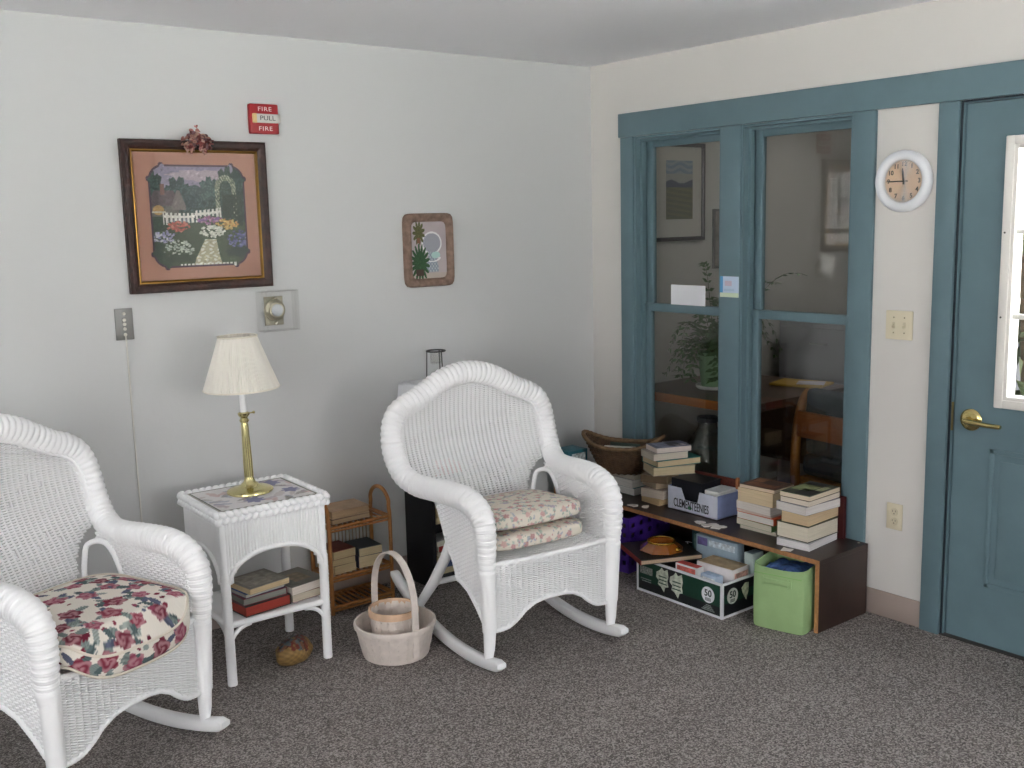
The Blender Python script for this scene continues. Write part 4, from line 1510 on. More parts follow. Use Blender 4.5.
def floor_baskets():
    mA = mat('#ddd2ca', .75, bump=.3, bscale=90, var=.10, vscale=24)
    mB = mat('#d9b698', .7, var=.10, vscale=30)
    bx, by = -1.722, -.718
    t = thing('splint_basket', 'round whitewashed splint basket with a tall hoop handle on the carpet', 'basket', (bx, by, 0))
    splint_basket(t, .122, .153, .135, 26, mA, rows=6)
    mb = MB(); rim_ring(mb, .154, .122, .016, .005); mb.build('rim', mA, t)
    mb = MB()
    pts = [(0, -.143, .03), (0, -.147, .13)] + [(0, -.147 * math.cos(k * PI / 14), .20 + .205 * math.sin(k * PI / 14) ** .9 * 1.0) for k in range(0, 15)] + [(0, .147, .13), (0, .143, .03)]
    P, _ = resample(pts, .012)
    # flat strap
    vs = []; fs = []
    for i, p in enumerate(P):
        q = (P[min(i + 1, len(P) - 1)] - P[max(i - 1, 0)]).normalized()
        n = q.cross(Vector((1, 0, 0)))
        for sx, sn in ((-1, -1), (1, -1), (1, 1), (-1, 1)):
            vs.append(p + Vector((sx * .0135, 0, 0)) + n * (.0028 * sn))
    for i in range(len(P) - 1):
        for k in range(4):
            l = (k + 1) % 4
            fs.append((i * 4 + k, i * 4 + l, (i + 1) * 4 + l, (i + 1) * 4 + k))
    fs.append((3, 2, 1, 0)); e = (len(P) - 1) * 4; fs.append((e, e + 1, e + 2, e + 3))
    mb.add(vs, fs); mb.build('handle', mA, t, smooth=30)
    t = thing('small_basket', 'small splint basket with a tan rim sitting inside the handled basket', 'basket', (bx + .006, by + .018, .0075))
    splint_basket(t, .072, .092, .175, 20, mA, rows=6)
    mb = MB(); rim_ring(mb, .093, .150, .026, .004); mb.build('rim', mB, t)
    # painted stone
    bm = bmesh.new(); bmesh.ops.create_icosphere(bm, subdivisions=5, radius=1)
    P = []
    for v in bm.verts:
        n = mnoise.noise(v.co * 1.6) * .10 + mnoise.noise(v.co * 6) * .025
        v.co *= 1 + n
        v.co = Vector((v.co.x * .088, v.co.y * .058, max(v.co.z, -.72) * .052))
    me = bpy.data.meshes.new('painted_stone'); bm.to_mesh(me); bm.free()
    me.polygons.foreach_set('use_smooth', [True] * len(me.polygons))
    co = np.zeros(len(me.vertices) * 3, dtype=np.float32); me.vertices.foreach_get('co', co); co = co.reshape(-1, 3)
    c = np.tile(L3('#9a7c4c'), (len(co), 1))
    c *= (.85 + .25 * np.sin(co[:, :1] * 260) * np.sin(co[:, 2:] * 300 + 1))
    rng = np.random.default_rng(5)
    for k in range(200):
        a = rng.uniform(0, 6.28); q = np.array([math.cos(a) * rng.uniform(.2, .9) * .085, math.sin(a) * rng.uniform(.2, .9) * .056])
        col = [L3('#6f3028'), L3('#485c68'), L3('#4a2c24'), L3('#30383e'), L3('#7a5440'), L3('#5c686c')][k % 6]
        m = (np.hypot(co[:, 0] - q[0], co[:, 1] - q[1]) < .0085) & (co[:, 2] > .004 + .10 * (-.25 * co[:, 0]))
        c[m] = col
    set_paint(me, c); me.materials.append(mat_paint_attr(.5))
    o = bpy.data.objects.new('painted_stone', me); COL.objects.link(o); o.location = (-2.050, -.508, .0370); o.rotation_euler = (0, 0, R(28))
    tag(o, 'round painted stone on the carpet in front of the wicker side table', 'stone')

# ------------------------------------------------------------------ BLACK BOOKCASE BEHIND CHAIR
def black_bookcase():
    x0, x1, y0, y1, h = -1.215, -.755, -.235, -.012, .925
    t = thing('bookcase', 'black bookcase behind the middle rocking chair', 'bookcase', ((x0 + x1) / 2, y0, 0))
    m = mat('#141417', .45)
    w = (x1 - x0) / 2; d = y1 - y0
    for s in (-1, 1):
        mb = MB(); mb.box((s * w - (.018 if s > 0 else 0), 0, 0), (s * w + (.018 if s < 0 else 0), d, h)); mb.build('side_panel', m, t, smooth=0)
    mb = MB(); mb.box((-w + .0185, d - .006, .0), (w - .0185, d, h - .0185)); mb.build('back_panel', m, t, smooth=0)
    mb = MB(); mb.box((-w + .0185, 0, h - .018), (w - .0185, d, h)); mb.build('top_panel', m, t, smooth=0)
    for z in (.06, .30, .52, .72):
        mb = MB(); mb.box((-w + .0185, .004, z - .016), (w - .0185, d - .007, z)); mb.build('shelf', m, t, smooth=0)
    g = 'books in the black bookcase'
    xc = x0 + .105
    z = .0605
    defs = [(.030, '#c9b48c', 'bottom tan paperback in the black bookcase', '#d8c8a4'), (.028, '#4a5a84', 'blue paperback low in the black bookcase', '#cfcac0'), (.026, '#b9a074', 'sand coloured paperback in the black bookcase', '#d8c8a4'),
            (.024, '#3a3234', 'dark covered paperback in the black bookcase', '#d2c7ae'), (.026, '#a83a34', 'red spined paperback in the black bookcase', '#dcd2be'), (.024, '#d4d2ce', 'pale grey paperback in the black bookcase', '#e2dccd')]
    for i, (q, c, lab, pg) in enumerate(defs):
        book(lab, .150, .110, q, (xc + .006 * math.sin(i * 2.3), y0 + .060 + .004 * math.cos(i * 3.1), z), R(4 * math.sin(i * 5)), c, pg, False, '-y' if i in (1, 4) else '+y', group=g); z += q + .0003
    z = .3005
    for i, (q, c, lab, pg) in enumerate(((.028, '#b3a07a', 'tan paperback on the middle tier of the black bookcase', '#d4c19a'), (.050, '#c4b08a', 'thick tan book topping the middle tier of the black bookcase', '#cdb68c'))):
        book(lab, .150, .112, q, (xc, y0 + .060, z), R(-3 + 5 * i), c, pg, False, '+y', group=g); z += q + .0003
    book('red and white book on the upper tier of the black bookcase', .150, .115, .046, (xc, y0 + .061, .5205), R(2), '#b8232a', '#e6e2dc', True, '-y', group=g)
    # lace mat on top
    bm = bmesh.new()
    NX, NY = 30, 14
    grid = []
    for i in range(NX + 1):
        row = []
        for j in range(NY + 1):
            x = -.300 + .43 * i / NX; y = -.030 + .251 * j / NY
            z = .0015 + .003 * (1 + math.sin(x * 60) * math.sin(y * 70))
            if x < -.235:
                z -= (-.235 - x) * 1.0; x = -.237 - (-.235 - x) * .12
            if y < -.006:
                z -= (-.006 - y) * 1.1; y = -.009
            row.append(bm.verts.new((x, y, z)))
        grid.append(row)
    for i in range(NX):
        for j in range(NY):
            bm.faces.new((grid[i][j], grid[i + 1][j], grid[i + 1][j + 1], grid[i][j + 1]))
    bm.normal_update()
    me = bpy.data.meshes.new('lace_mat'); bm.to_mesh(me); bm.free()
    me.materials.append(mat('#e6e6ea', .85, bump=.5, bscale=160))
    o = bpy.data.objects.new('lace_mat', me); COL.objects.link(o); o.location = ((x0 + x1) / 2, y0, h + .0015)
    so = o.modifiers.new('thickness', 'SOLIDIFY'); so.thickness = .003; so.offset = 1
    tag(o, 'white cloth mat hanging over the edge of the black bookcase top', 'mat')
    # wire stand
    t = thing('wire_stand', 'dark metal wire candle stand with ring top on the black bookcase', 'candle stand', (-1.085, -.12, h + .0105))
    mw = mat('#4a4847', .45, metal=.4)
    mb = MB()
    hh = .138
    mb.tube([(.042 * math.cos(2 * PI * k / 32), .042 * math.sin(2 * PI * k / 32), hh) for k in range(32)], .0038, 6, closed=True)
    mb.build('ring', mw, t, smooth=60)
    for k in range(3):
        a = 2 * PI * k / 3 + .6
        mb = MB(); mb.tube([(.041 * math.cos(a), .041 * math.sin(a), hh), (.046 * math.cos(a), .046 * math.sin(a), .004), (.052 * math.cos(a), .052 * math.sin(a), .003)], .0024, 6); mb.build('leg', mw, t, smooth=60)
    mb = MB(); mb.lathe([(0, .08), (.024, .08), (.027, .085), (.0275, .134), (.0255, .134), (.0245, .086), (0, .084)], 24); mb.build('glass_cup', mat_glass((.97, .97, .96), .8), t)

# ------------------------------------------------------------------ LOW BROWN SHELF UNIT
ZS = .300
def low_shelf():
    x0, x1, y0, y1 = -.357, -.024, -1.675, -.075
    t = thing('shelf_unit', 'low dark brown shelf unit with raw chipboard front edges under the windows', 'shelf unit', ((x0 + x1) / 2, (y0 + y1) / 2, 0))
    m = mat('#33241f', .38, var=.18, vscale=7, bump=.05, bscale=40)
    me_ = mat('#a9794f', .75, bump=.5, bscale=160, var=.2, vscale=60)
    w = (x1 - x0) / 2; l = (y1 - y0) / 2
    mb = MB(); mb.box((-w + .004, -l, ZS - .018), (w, l, ZS)); mb.box((-w, -l, ZS - .0185), (-w + .0038, l, ZS - .0005), mi=1)
    mb.build('top_panel', [m, me_], t, smooth=0)
    for s in (-1, 1):
        mb = MB(); a, b = (s * l, s * (l - .018)); a, b = min(a, b), max(a, b)
        mb.box((-w + .004, a, 0), (w, b, ZS - .0185)); mb.box((-w, a, 0), (-w + .0038, b, ZS - .019), mi=1)
        mb.build('side_panel', [m, me_], t, smooth=0)
    mb = MB(); mb.box((w - .008, -l + .0185, 0), (w - .001, l - .0185, ZS - .0185)); mb.build('back_panel', m, t, smooth=0)
    for y in (-l + .03, l - .03):
        mb = MB(); mb.lathe([(.006, 0), (.005, .002), (0, .0022)], 10, T(w - .02, y, ZS))
        mb.build('screw_cap', mat('#b9aea2', .5), t)

def stack(specs, cx, cy, z, group):
    for (L, W, h, dx, dy, r, cov, pg, sp, lab, hard, art) in specs:
        book(lab, L, W, h, (cx + dx, cy + dy, z), R(r), cov, pg, hard, sp, group=group, art=art)
        z += h + .0004
    return z

def shelf_top():
    # books under the wicker basket
    g = 'books under the brown wicker basket'
    z = stack([
        (.150, .225, .036, 0, 0, 1, '#2f7f7b', '#e8e6e2', '+x', 'bottom book with teal cover under the brown wicker basket', False, None),
        (.148, .220, .040, -.002, .004, -1, '#a9a6a2', '#e6e2dc', '+x', 'thick white paged book second under the brown wicker basket', False, None),
        (.145, .215, .024, .002, -.002, 2, '#6f6a5e', '#cfc8b8', '+x', 'thin grey book directly under the brown wicker basket', False, None)], -.118, -.374, ZS + .0003, g)
    # brown wicker boat basket
    t = thing('wicker_basket', 'dark brown boat shaped wicker basket on books at the corner end of the shelf', 'basket', (-.160, -.380, z + .001), R(-62))
    mD = mat('#5f4732', .6, var=.35, vscale=40, bump=.2, bscale=120)
    def S(u, v):   # u around, v up
        a = 2 * PI * u
        ax = .110 + (.205 - .110) * v ** .9; ay = .072 + (.110 - .072) * v ** .9
        zt = .128 + .055 * math.cos(a) ** 2 * abs(math.cos(a))
        return Vector((ax * math.cos(a), ay * math.sin(a), .004 + zt * v))
    mb = MB()
    weave(mb, S, 44, 20, lambda u, v: True, rw=.0046, rs=.0045, amp=.0042)
    mb.lathe([(0, .001), (.9, .001), (.9, .005), (0, .005)], 32, Matrix.Diagonal((.122, .079, 1, 1)))
    mb.build('body', mD, t, smooth=180)
    P = [S(k / 72, 1.0) for k in range(72)]
    mb = MB(); mb.tube(P, [.0095 + .0016 * (k % 2) for k in range(72)], 8, closed=True); mb.build('rim', mat('#7a5f42', .55, var=.3, vscale=50), t, smooth=180)
    for i, (cc, yy, rz, lab) in enumerate((('#d8d6d0', -.02, 4, 'white paper pad tucked inside the brown wicker basket'), ('#3d4a42', .022, -6, 'dark green booklet tucked inside the brown wicker basket'))):
        M = Matrix.Translation((-.160, -.380, z + .001)) @ Matrix.Rotation(R(-62), 4, 'Z')
        mb = MB(); mb.box((-.085, yy - .005, .030), (.075, yy + .005, .138), Euler((R(8 - 16 * i), 0, R(rz))).to_matrix().to_4x4(), bev=.002)
        o = mb.build('pad' if i == 0 else 'booklet', mat(cc, .8), smooth=0); o.matrix_world = M; tag(o, lab, 'stationery')
    # teal game box in the corner
    t = thing('game_box', 'teal and white game box standing on the shelf in the room corner', 'box', (-.275, -.128, ZS + .0005))
    mb = MB(); mb.box((-.075, -.055, 0), (.055, .06, .196), bev=.0015); mb.build('carton', mat('#2f6f7d', .45, var=.3, vscale=18), t)
    mb = MB(); mb.box((-.0765, -.045, .135), (-.0752, .03, .180)); mb.box((-.05, -.0565, .135), (.04, -.0552, .180)); mb.build('label_patch', mat('#c9d2d2', .5, var=.5, vscale=60), t, smooth=0)
    # tall leaning stack
    g = 'books in the tall crooked stack'
    sp = [
        (.165, .125, .034, -.010, .010, -5, '#8a6a4a', '#d6b98c', '+x', 'bottom tan paperback of the tall crooked stack', False, None),
        (.170, .128, .042, -.020, .006, 9, '#9a8a7c', '#d2c4b4', '+x', 'thick greyish paperback second from bottom of the tall crooked stack', False, None),
        (.165, .122, .030, .000, .014, -14, '#77675a', '#cbb79c', '+x', 'worn paperback third from bottom of the tall crooked stack', False, None),
        (.175, .130, .036, -.020, .022, 24, '#6d5a44', '#b79f7c', '-x', 'brown fanned paperback in the middle of the tall crooked stack', False, None),
        (.210, .150, .042, .014, -.006, -27, '#a59a86', '#d4c4a2', '+y', 'thick cream book turned cornerwise in the tall crooked stack', True, None),
        (.235, .155, .032, .030, -.006, -17, '#1f6f6a', '#d8c4a0', '+y', 'teal covered hardback near the top of the tall crooked stack', True, None),
        (.180, .135, .032, -.008, .004, -19, '#a8a094', '#d8cfbf', '+y', 'plain cream book second from top of the tall crooked stack', False, None),
        (.180, .120, .026, .010, -.006, -21, '#5f6376', '#e0d3ca', '+y', 'white paged book with grey picture cover topping the tall crooked stack', False,
         [('#8d93a8', .12, .12, .5, .9), ('#3b3a44', .45, .2, .8, .8), ('#c8c2c8', .6, .15, .9, .45)])]
    stack(sp, -.142, -.655, ZS + .0003, g)
    # clementine crate
    x0, x1, y0, y1, h = -.222, -.052, -1.040, -.742, .108
    t = thing('fruit_crate', 'pale blue cardboard fruit crate lettered in black on the shelf', 'crate', ((x0 + x1) / 2, (y0 + y1) / 2, ZS + .0008))
    w = (x1 - x0) / 2; l = (y1 - y0) / 2; th = .004
    mc = mat('#cbcfdd', .7, var=.05, vscale=30); mcb = mat('#8d99c4', .7, var=.12, vscale=20)
    mb = MB(); mb.box((-w, -l, 0), (w, l, th)); mb.build('bottom', mc, t, smooth=0)
    # front side (faces -X) with a dip; local outline in (y, z)
    def side(xa, xb, m, nm):
        n = [(l, 0), (l, h), (l * .46, h), (l * .30, h * .52), (-l * .22, h * .52), (-l * .30, h), (-l, h), (-l, 0)]
        mb = MB()
        mb.prism([(a, b) for a, b in n], xa, xb, Matrix(((0, 0, 1, 0), (1, 0, 0, 0), (0, 1, 0, 0), (0, 0, 0, 1))))
        return mb.build(nm, m, t, smooth=0)
    fp = side(-w, -w + th, mc, 'front_panel'); side(w - th, w, mc, 'rear_panel')
    mb = MB(); mb.box((-w + th, -l, 0), (w - th, -l + th, h)); mb.build('end_panel', mcb, t, smooth=0)
    mb = MB(); mb.box((-w + th, l - th, 0), (w - th, l, h)); mb.build('end_panel', mcb, t, smooth=0)
    mb = MB(); text_mb(mb, 'CLEMENTEENIES', .056, on_right(.006, .034, -w - .0006), sx=.52, bold=.0005); mb.build('lettering', mat('#2c2c30', .7), fp, smooth=0)
    mb = MB(); mb.prism([(.012 + .014 * math.cos(k * PI / 5) * (1 if k % 2 else .7), .024 + .009 * math.sin(k * PI / 5)) for k in range(10)], .0002, .0009, Matrix(((0, 0, -1, -w), (1, 0, 0, 0), (0, 1, 0, 0), (0, 0, 0, 1))))
    mb.build('green_leaf_mark', mat('#3f7f5a', .7), fp, smooth=0)
    # things in the crate
    cx = (x0 + x1) / 2
    t = thing('binder', 'black ring binder lying tilted in the lettered fruit crate', 'binder', (cx + .004, -.838, ZS + .0062), 0, rot=(0, 0, R(1)))
    mb = MB(); mb.box((-.070, -.092, .0), (.070, .090, .006)); mb.box((-.070, -.092, .132), (.070, .090, .138)); mb.box((-.070, .084, .006), (.070, .090, .132)); mb.box((-.068, -.088, .006), (.066, .084, .132))
    mb.build('cover', mat('#15171f', .5, bump=.2, bscale=90), t, smooth=0)
    g = 'white books in the fruit crate'
    book('white book standing proud beside the binder in the fruit crate', .120, .075, .098, (cx + .004, -.982, ZS + .0058), 0, '#d8d6d2', '#dcd9d2', True, '+y', group=g)
    book('thin white book topping the pile in the fruit crate', .125, .080, .016, (cx + .002, -.984, ZS + .1048), R(4), '#d2d2d4', '#e6e4df', False, '+y', group=g)
    # dark red tray end behind
    t = thing('wooden_tray', 'dark red wooden tray standing on edge behind the fruit crate', 'tray', (-.036, -.860, ZS))
    mb = MB(); mb.box((-.006, -.135, .001), (.002, .135, .150), bev=.002); mb.build('panel', mat_wood('#4a1f17', '#6a2f22', .4), t)
    mb = MB()
    mb.box((-.0085, -.149, 0), (.008, -.136, .158), bev=.002); mb.box((-.0085, .136, 0), (.008, .149, .158), bev=.002)
    mb.build('edge_strip', mat_wood('#9a5a34', '#b97a48', .45), t)
    # crate loose ring bracelet and folded papers
    g = 'left books stack'
    sp = [
        (.150, .185, .017, .010, -.006, 2, '#8d9a84', '#d9d2c0', '+y', 'thin bottom book of the left stack beside the crate', False, None),
        (.148, .190, .027, .000, .004, -1, '#5d7f4e', '#e0d9c6', '-y', 'green spined book second from bottom of the left stack beside the crate', False, None),
        (.146, .192, .029, .002, .002, 1, '#cf5432', '#e6e2dc', '-y', 'orange red spined book third from bottom of the left stack beside the crate', False, None),
        (.140, .180, .013, .000, .012, 2, '#b3584a', '#dcc4b4', '+x', 'thin pink edged book in the left stack beside the crate', False, None),
        (.148, .188, .036, -.002, .006, -2, '#b9b4b4', '#e4ddd6', '+x', 'thick white paged paperback in the left stack beside the crate', False, None),
        (.150, .182, .060, .000, .002, 2, '#c9b08a', '#dfcaa6', '+x', 'thickest cream book near the top of the left stack beside the crate', False, None),
        (.146, .178, .016, .002, -.002, 3, '#5a3524', '#e0cdb2', '+x', 'paperback with brown picture cover topping the left stack beside the crate', False,
         [('#7a4a2e', .1, .1, .5, .9), ('#3a241a', .45, .2, .85, .7), ('#8a5f40', .55, .65, .9, .92)])]
    stack(sp, -.162, -1.262, ZS + .0003, g)
    g = 'right books stack'
    sp = [
        (.225, .150, .030, -.010, -.002, 6, '#b9b9be', '#e9e6e6', '+y', 'white bottom book of the right stack at the shelf end', False, None),
        (.220, .152, .066, .000, .004, 2, '#4a4a3a', '#e2dac6', '+y', 'very thick cream hardback second from bottom of the right stack at the shelf end', True, None),
        (.230, .128, .048, .012, .000, 4, '#5f6a42', '#dcc29c', '+y', 'thick tan paperback in the middle of the right stack at the shelf end', False, None),
        (.222, .150, .036, -.004, .000, -2, '#8f8f94', '#e2dcd8', '+y', 'thick white paperback in the upper half of the right stack at the shelf end', False, None),
        (.218, .138, .022, .002, -.004, 2, '#7a6a5a', '#e4d8c8', '+y', 'thin white paged book second from top of the right stack at the shelf end', False, None),
        (.222, .142, .020, .006, .000, 3, '#3a4030', '#e2d2b8', '+y', 'book with black and green cover topping the right stack at the shelf end', False,
         [('#1f2020', .06, .08, .45, .6), ('#8f9a6a', .30, .35, .78, .95), ('#1c1f24', .70, .3, .96, .95), ('#a9ab84', .45, .1, .8, .3)])]
    stack(sp, -.176, -1.492, ZS + .0003, g)
    t = book('dark red hardback standing behind the right stack at the shelf end', .18, .110, .016, (-.050, -1.520, ZS + .0905), 0, '#4a1a1c', '#4a1a1c', True, '+x', rot=(0, R(90), 0))
    # paper scraps lying on the front edge
    rng = random.Random(2)
    for i, (x, y) in enumerate(((-.318, -.610), (-.300, -.665))):
        paper_scrap(rng, x, y, 'small white paper scrap on the shelf in front of the tall crooked stack', 'paper scraps before the crooked stack')
    for i, (x, y) in enumerate(((-.305, -1.010), (-.322, -1.060), (-.290, -1.075), (-.312, -1.110), (-.280, -1.120))):
        paper_scrap(rng, x, y, 'small white paper scrap on the shelf in front of the lettered crate', 'paper scraps before the crate')
    paper_scrap(rng, -.338, -1.505, 'torn white label on the shelf edge before the right stack', None)

def paper_scrap(rng, x, y, lab, g):
    n = 7
    poly = [(rng.uniform(.009, .032) * math.cos(2 * PI * k / n), rng.uniform(.014, .030) * math.sin(2 * PI * k / n)) for k in range(n)]
    mb = MB(); mb.prism(poly, .0, .0035)
    o = mb.build('paper_scrap', mat('#d8d3cc', .8), smooth=0, loc=(x, y, ZS + .0003), rot=(0, 0, rng.uniform(0, 3)))
    tag(o, lab, 'paper', g)

def under_shelf():
    # purple crates, one on the other
    mP = mat('#4a2c92', .4)
    for k, lab in ((0, 'lower purple plastic crate on the carpet under the shelf'), (1, 'upper purple plastic crate stacked under the shelf')):
        z = k * .1345
        t = thing('plastic_crate', lab, 'crate', (-.268, -.500, z + .0005), R(8), 'purple plastic crates')
        w, l, h, th = .165, .150, .132, .006
        mb = MB(); mb.box((-w + .008, -l + .008, .002), (w - .008, l - .008, .006)); mb.build('bottom', mP, t, smooth=0)
        for face in range(4):
            hw = l if face % 2 == 0 else w
            off = w if face % 2 == 0 else l
            M = Matrix.Rotation([PI, R(-90), 0, R(90)][face], 4, 'Z')
            mb = MB()
            n = 5
            cw = 2 * hw / n
            # wall with a row of openings and a hand hole
            mb.box((off - th, -hw, 0), (off, hw, .036), M); mb.box((off - th, -hw, .058), (off, hw, .082), M); mb.box((off - th, -hw, .104), (off, hw, h - .006), M)
            for i in range(n + 1):
                y = -hw + cw * i
                a, b = max(-hw, y - .019), min(hw, y + .019)
                mb.box((off - th, a, .036), (off, b, .058), M); mb.box((off - th, a, .082), (off, b, .104), M)
            mb.box((off - th, -hw, h - .006), (off + .006, hw, h), M)
            mb.build('side', mP, t, smooth=0)
    # contents of the upper crate
    t = book('dark book lying in the upper purple crate', .20, .15, .09, (-.268, -.500, .1425), R(8), '#222028', '#6a6258', True, '+y')
    # green and black carton
    A = Vector((-.527, -1.331, 0)); B = Vector((-.524, -.840, 0))
    w, l, h = .33, .490, .152
    cx, cy = -.527 + w / 2, -1.331 + l / 2
    t = thing('carton', 'dark green open carton with white edges and a round 50 mark on the carpet', 'carton', (cx, cy, .0005))
    mg = mat('#16402f', .5, var=.25, vscale=8); mw = mat('#e3e3e8', .55); mk = mat('#1b1c20', .5); mi_ = mat('#a08a6c', .8)
    th = .004
    mb = MB(); mb.box((-w / 2, -l / 2, 0), (w / 2, l / 2, th)); mb.build('bottom', mi_, t, smooth=0)
    panels = []
    for nm, lo, hi in (('front_panel', (-w / 2, -l / 2 + .0, th), (-w / 2 + th, l / 2, h)), ('rear_panel', (w / 2 - th, -l / 2, th), (w / 2, l / 2, h)),
                       ('end_panel', (-w / 2 + th, -l / 2, th), (w / 2 - th, -l / 2 + th, h)), ('end_panel', (-w / 2 + th, l / 2 - th, th), (w / 2 - th, l / 2, h))):
        mb = MB(); mb.box(lo, hi); panels.append(mb.build(nm, mg, t, smooth=0))
    mb = MB()
    e = .011; q = .0015
    for x in (-w / 2, w / 2):
        for y in (-l / 2, l / 2):
            mb.box((x - (q if x < 0 else e - q), y - (q if y < 0 else e - q), 0), (x + (e - q if x < 0 else q), y + (e - q if y < 0 else q), h))
    for x in (-w / 2, w / 2):
        for z in (0, h - e + q):
            mb.box((x - q + .0003 - (0 if x < 0 else th - q), -l / 2 + .0015, z + .0002), (x + q - .0003 + (th - q if x < 0 else 0), l / 2 - .0015, z + e))
    for y in (-l / 2, l / 2):
        for z in (0, h - e + q):
            mb.box((-w / 2 + .0045, y - q + .0003 - (0 if y < 0 else th - q), z + .0002), (w / 2 - .0045, y + q - .0003 + (th - q if y < 0 else 0), z + e))
    mb.build('white_edging', mw, t, smooth=0)
    f, en = panels[0], panels[2]
    def disc(M, r, mbx, n=36):
        mbx.prism([(r * math.cos(2 * PI * k / n), r * math.sin(2 * PI * k / n)) for k in range(n)], 0, .0006, M)
    xo = -w / 2 - .0002
    # print on the long front, y runs to the photo's left
    mb = MB(); mb.box((xo - .0004, -l / 2 + .012, .012), (xo, l / 2 - .012, .050)); mb.box((xo - .0004, -.02, .05), (xo, .095, .140)); mb.build('dark_band', mk, f, smooth=0)
    mb = MB(); disc(on_right(-.170, .088, xo - .0005), .035, mb); mb.build('white_disc', mw, f, smooth=0)
    mb = MB(); text_mb(mb, '50', .040, on_right(-.170, .094, xo - .0014), bold=.0008)
    for k in range(3):
        mb.box((xo - .0016, -.186, .072 - .005 * k), (xo - .0008, -.154, .0745 - .005 * k))
    mb.build('number', mat('#23332c', .6), f, smooth=0)
    mb = MB(); mb.box((xo - .0012, .150, .085), (xo - .0002, .225, .118)); mb.build('maker_panel', mat('#8f938c', .6, var=.6, vscale=120), f, smooth=0)
    mb = MB()
    for k in range(2):
        mb.box((xo - .0012, .158, .050 + .010 * k), (xo - .0004, .214 + .006 * k, .054 + .010 * k))
    for k in range(4):
        mb.box((xo - .0012, -.205 + .006 * k, .020 + .007 * k), (xo - .0004, -.135 - .008 * k, .0235 + .007 * k))
    mb.build('small_print', mat('#8b938f', .7, var=.5, vscale=200), f, smooth=0)
    for (yc, zc, s) in ((.088, .080, 1.3), (.006, .076, 1.35)):
        mb = MB()
        out = [(-.028, .026), (-.014, .034), (-.004, .046), (.006, .036), (.022, .044), (.026, .020), (.022, .002), (.026, -.016), (.012, -.020), (.006, -.038), (-.008, -.022), (-.022, -.016), (-.018, -.002), (-.030, .008)]
        mb.prism([(a * s, b * s) for a, b in out], .0006, .0014, Matrix(((0, 0, -1, xo), (-1, 0, 0, yc), (0, 1, 0, zc), (0, 0, 0, 1))))
        for k in range(3):
            mb.box((xo - .0019, yc - .018 * s, zc + (.012 - .012 * k) * s), (xo - .0014, yc + .018 * s, zc + (.016 - .012 * k) * s), mi=1)
        mb.build('bag_picture', [mat('#c9cfbe', .6, var=.35, vscale=60), mat('#3f5a48', .6)], f, smooth=0)
    yo = -l / 2 - .0002
    def on_end(x, z, y):   # text plane facing -Y
        return Matrix(((1, 0, 0, x), (0, 0, -1, y), (0, 1, 0, z), (0, 0, 0, 1)))
    mb = MB(); mb.box((-w / 2 + .012, yo - .0004, .012), (w / 2 - .012, yo, .062)); mb.box((-w / 2 + .012, yo - .0004, .10), (w / 2 - .012, yo, .141)); mb.build('dark_band', mk, en, smooth=0)
    mb = MB(); disc(on_end(-.100, .088, yo - .0005), .034, mb); mb.build('white_disc', mat('#b9bdb4', .55), en, smooth=0)
    mb = MB(); text_mb(mb, '50', .040, on_end(-.100, .094, yo - .0014), bold=.0008)
    for k in range(3):
        mb.box((-.115, yo - .0016, .072 - .005 * k), (-.085, yo - .0008, .0745 - .005 * k))
    mb.build('number', mat('#23332c', .6), en, smooth=0)
    mb = MB(); mb.prism([(a * .9, b * .9) for a, b in [(-.028, .026), (-.004, .046), (.022, .044), (.022, .002), (.012, -.020), (.006, -.038), (-.018, -.002)]], .0006, .0014, on_end(-.018, .085, yo)); mb.build('bag_picture', mat('#b9bfa4', .6, var=.4, vscale=60), en, smooth=0)
    # what lies in the carton
    zi = .0050
    def bx(name, lab, dims, loc, rz, c, cat, top=None, extra=None, rot=None):
        tt = thing(name, lab, cat, loc, R(rz), rot=rot)
        mb = MB(); mb.box((-dims[0] / 2, -dims[1] / 2, 0), (dims[0] / 2, dims[1] / 2, dims[2]), bev=.0012); mb.build('box', mat(c, .5, var=.06, vscale=30), tt)
        if top:
            mb = MB(); mb.box((-dims[0] / 2 + .004, -dims[1] / 2 + .004, dims[2]), (dims[0] / 2 - .004, dims[1] / 2 - .004, dims[2] + .0008)); mb.build('lid_print', mat(top, .5, var=.3, vscale=25), tt, smooth=0)
        if extra:
            for (lo, hi, cc) in extra:
                mb = MB(); mb.box(lo, hi); mb.build('print_patch', mat(cc, .5, var=.4, vscale=60), tt, smooth=0)
        return tt
    bx('game_box', 'long grey blue game box standing at the back of the green carton', (.048, .225, .250), (-.295, -1.120, zi), 2, '#9fb3c2', 'box', None,
       [((-.0255, .050, .205), (-.0242, .105, .240), '#6a5f94'), ((-.0255, -.100, .208), (-.0242, .040, .236), '#c6d2da')])
    bx('tissue_box', 'white box with tan lid print in the middle of the green carton', (.112, .190, .062), (-.400, -1.226, .1295), 3, '#e2dcdc', 'box', '#a8906c',
       [((-.045, -.0960, .008), (.045, -.0952, .045), '#d8a89c')])
    bx('shoe_box', 'flat brown box under the white box in the green carton', (.110, .200, .123), (-.397, -1.218, zi), 2, '#6a5544', 'box')
    bx('game_box', 'pale teal box upright in the right end of the green carton', (.070, .046, .225), (-.280, -1.294, zi), 0, '#c2d2d2', 'box', '#7f93a0')
    bx('toy_carton', 'red and white patterned carton near the front of the green carton', (.044, .120, .172), (-.489, -1.118, zi), 2, '#d8d8d8', 'box', '#c04a46',
       [((-.0232, -.05, .125), (-.0222, .05, .165), '#cf6a60')])
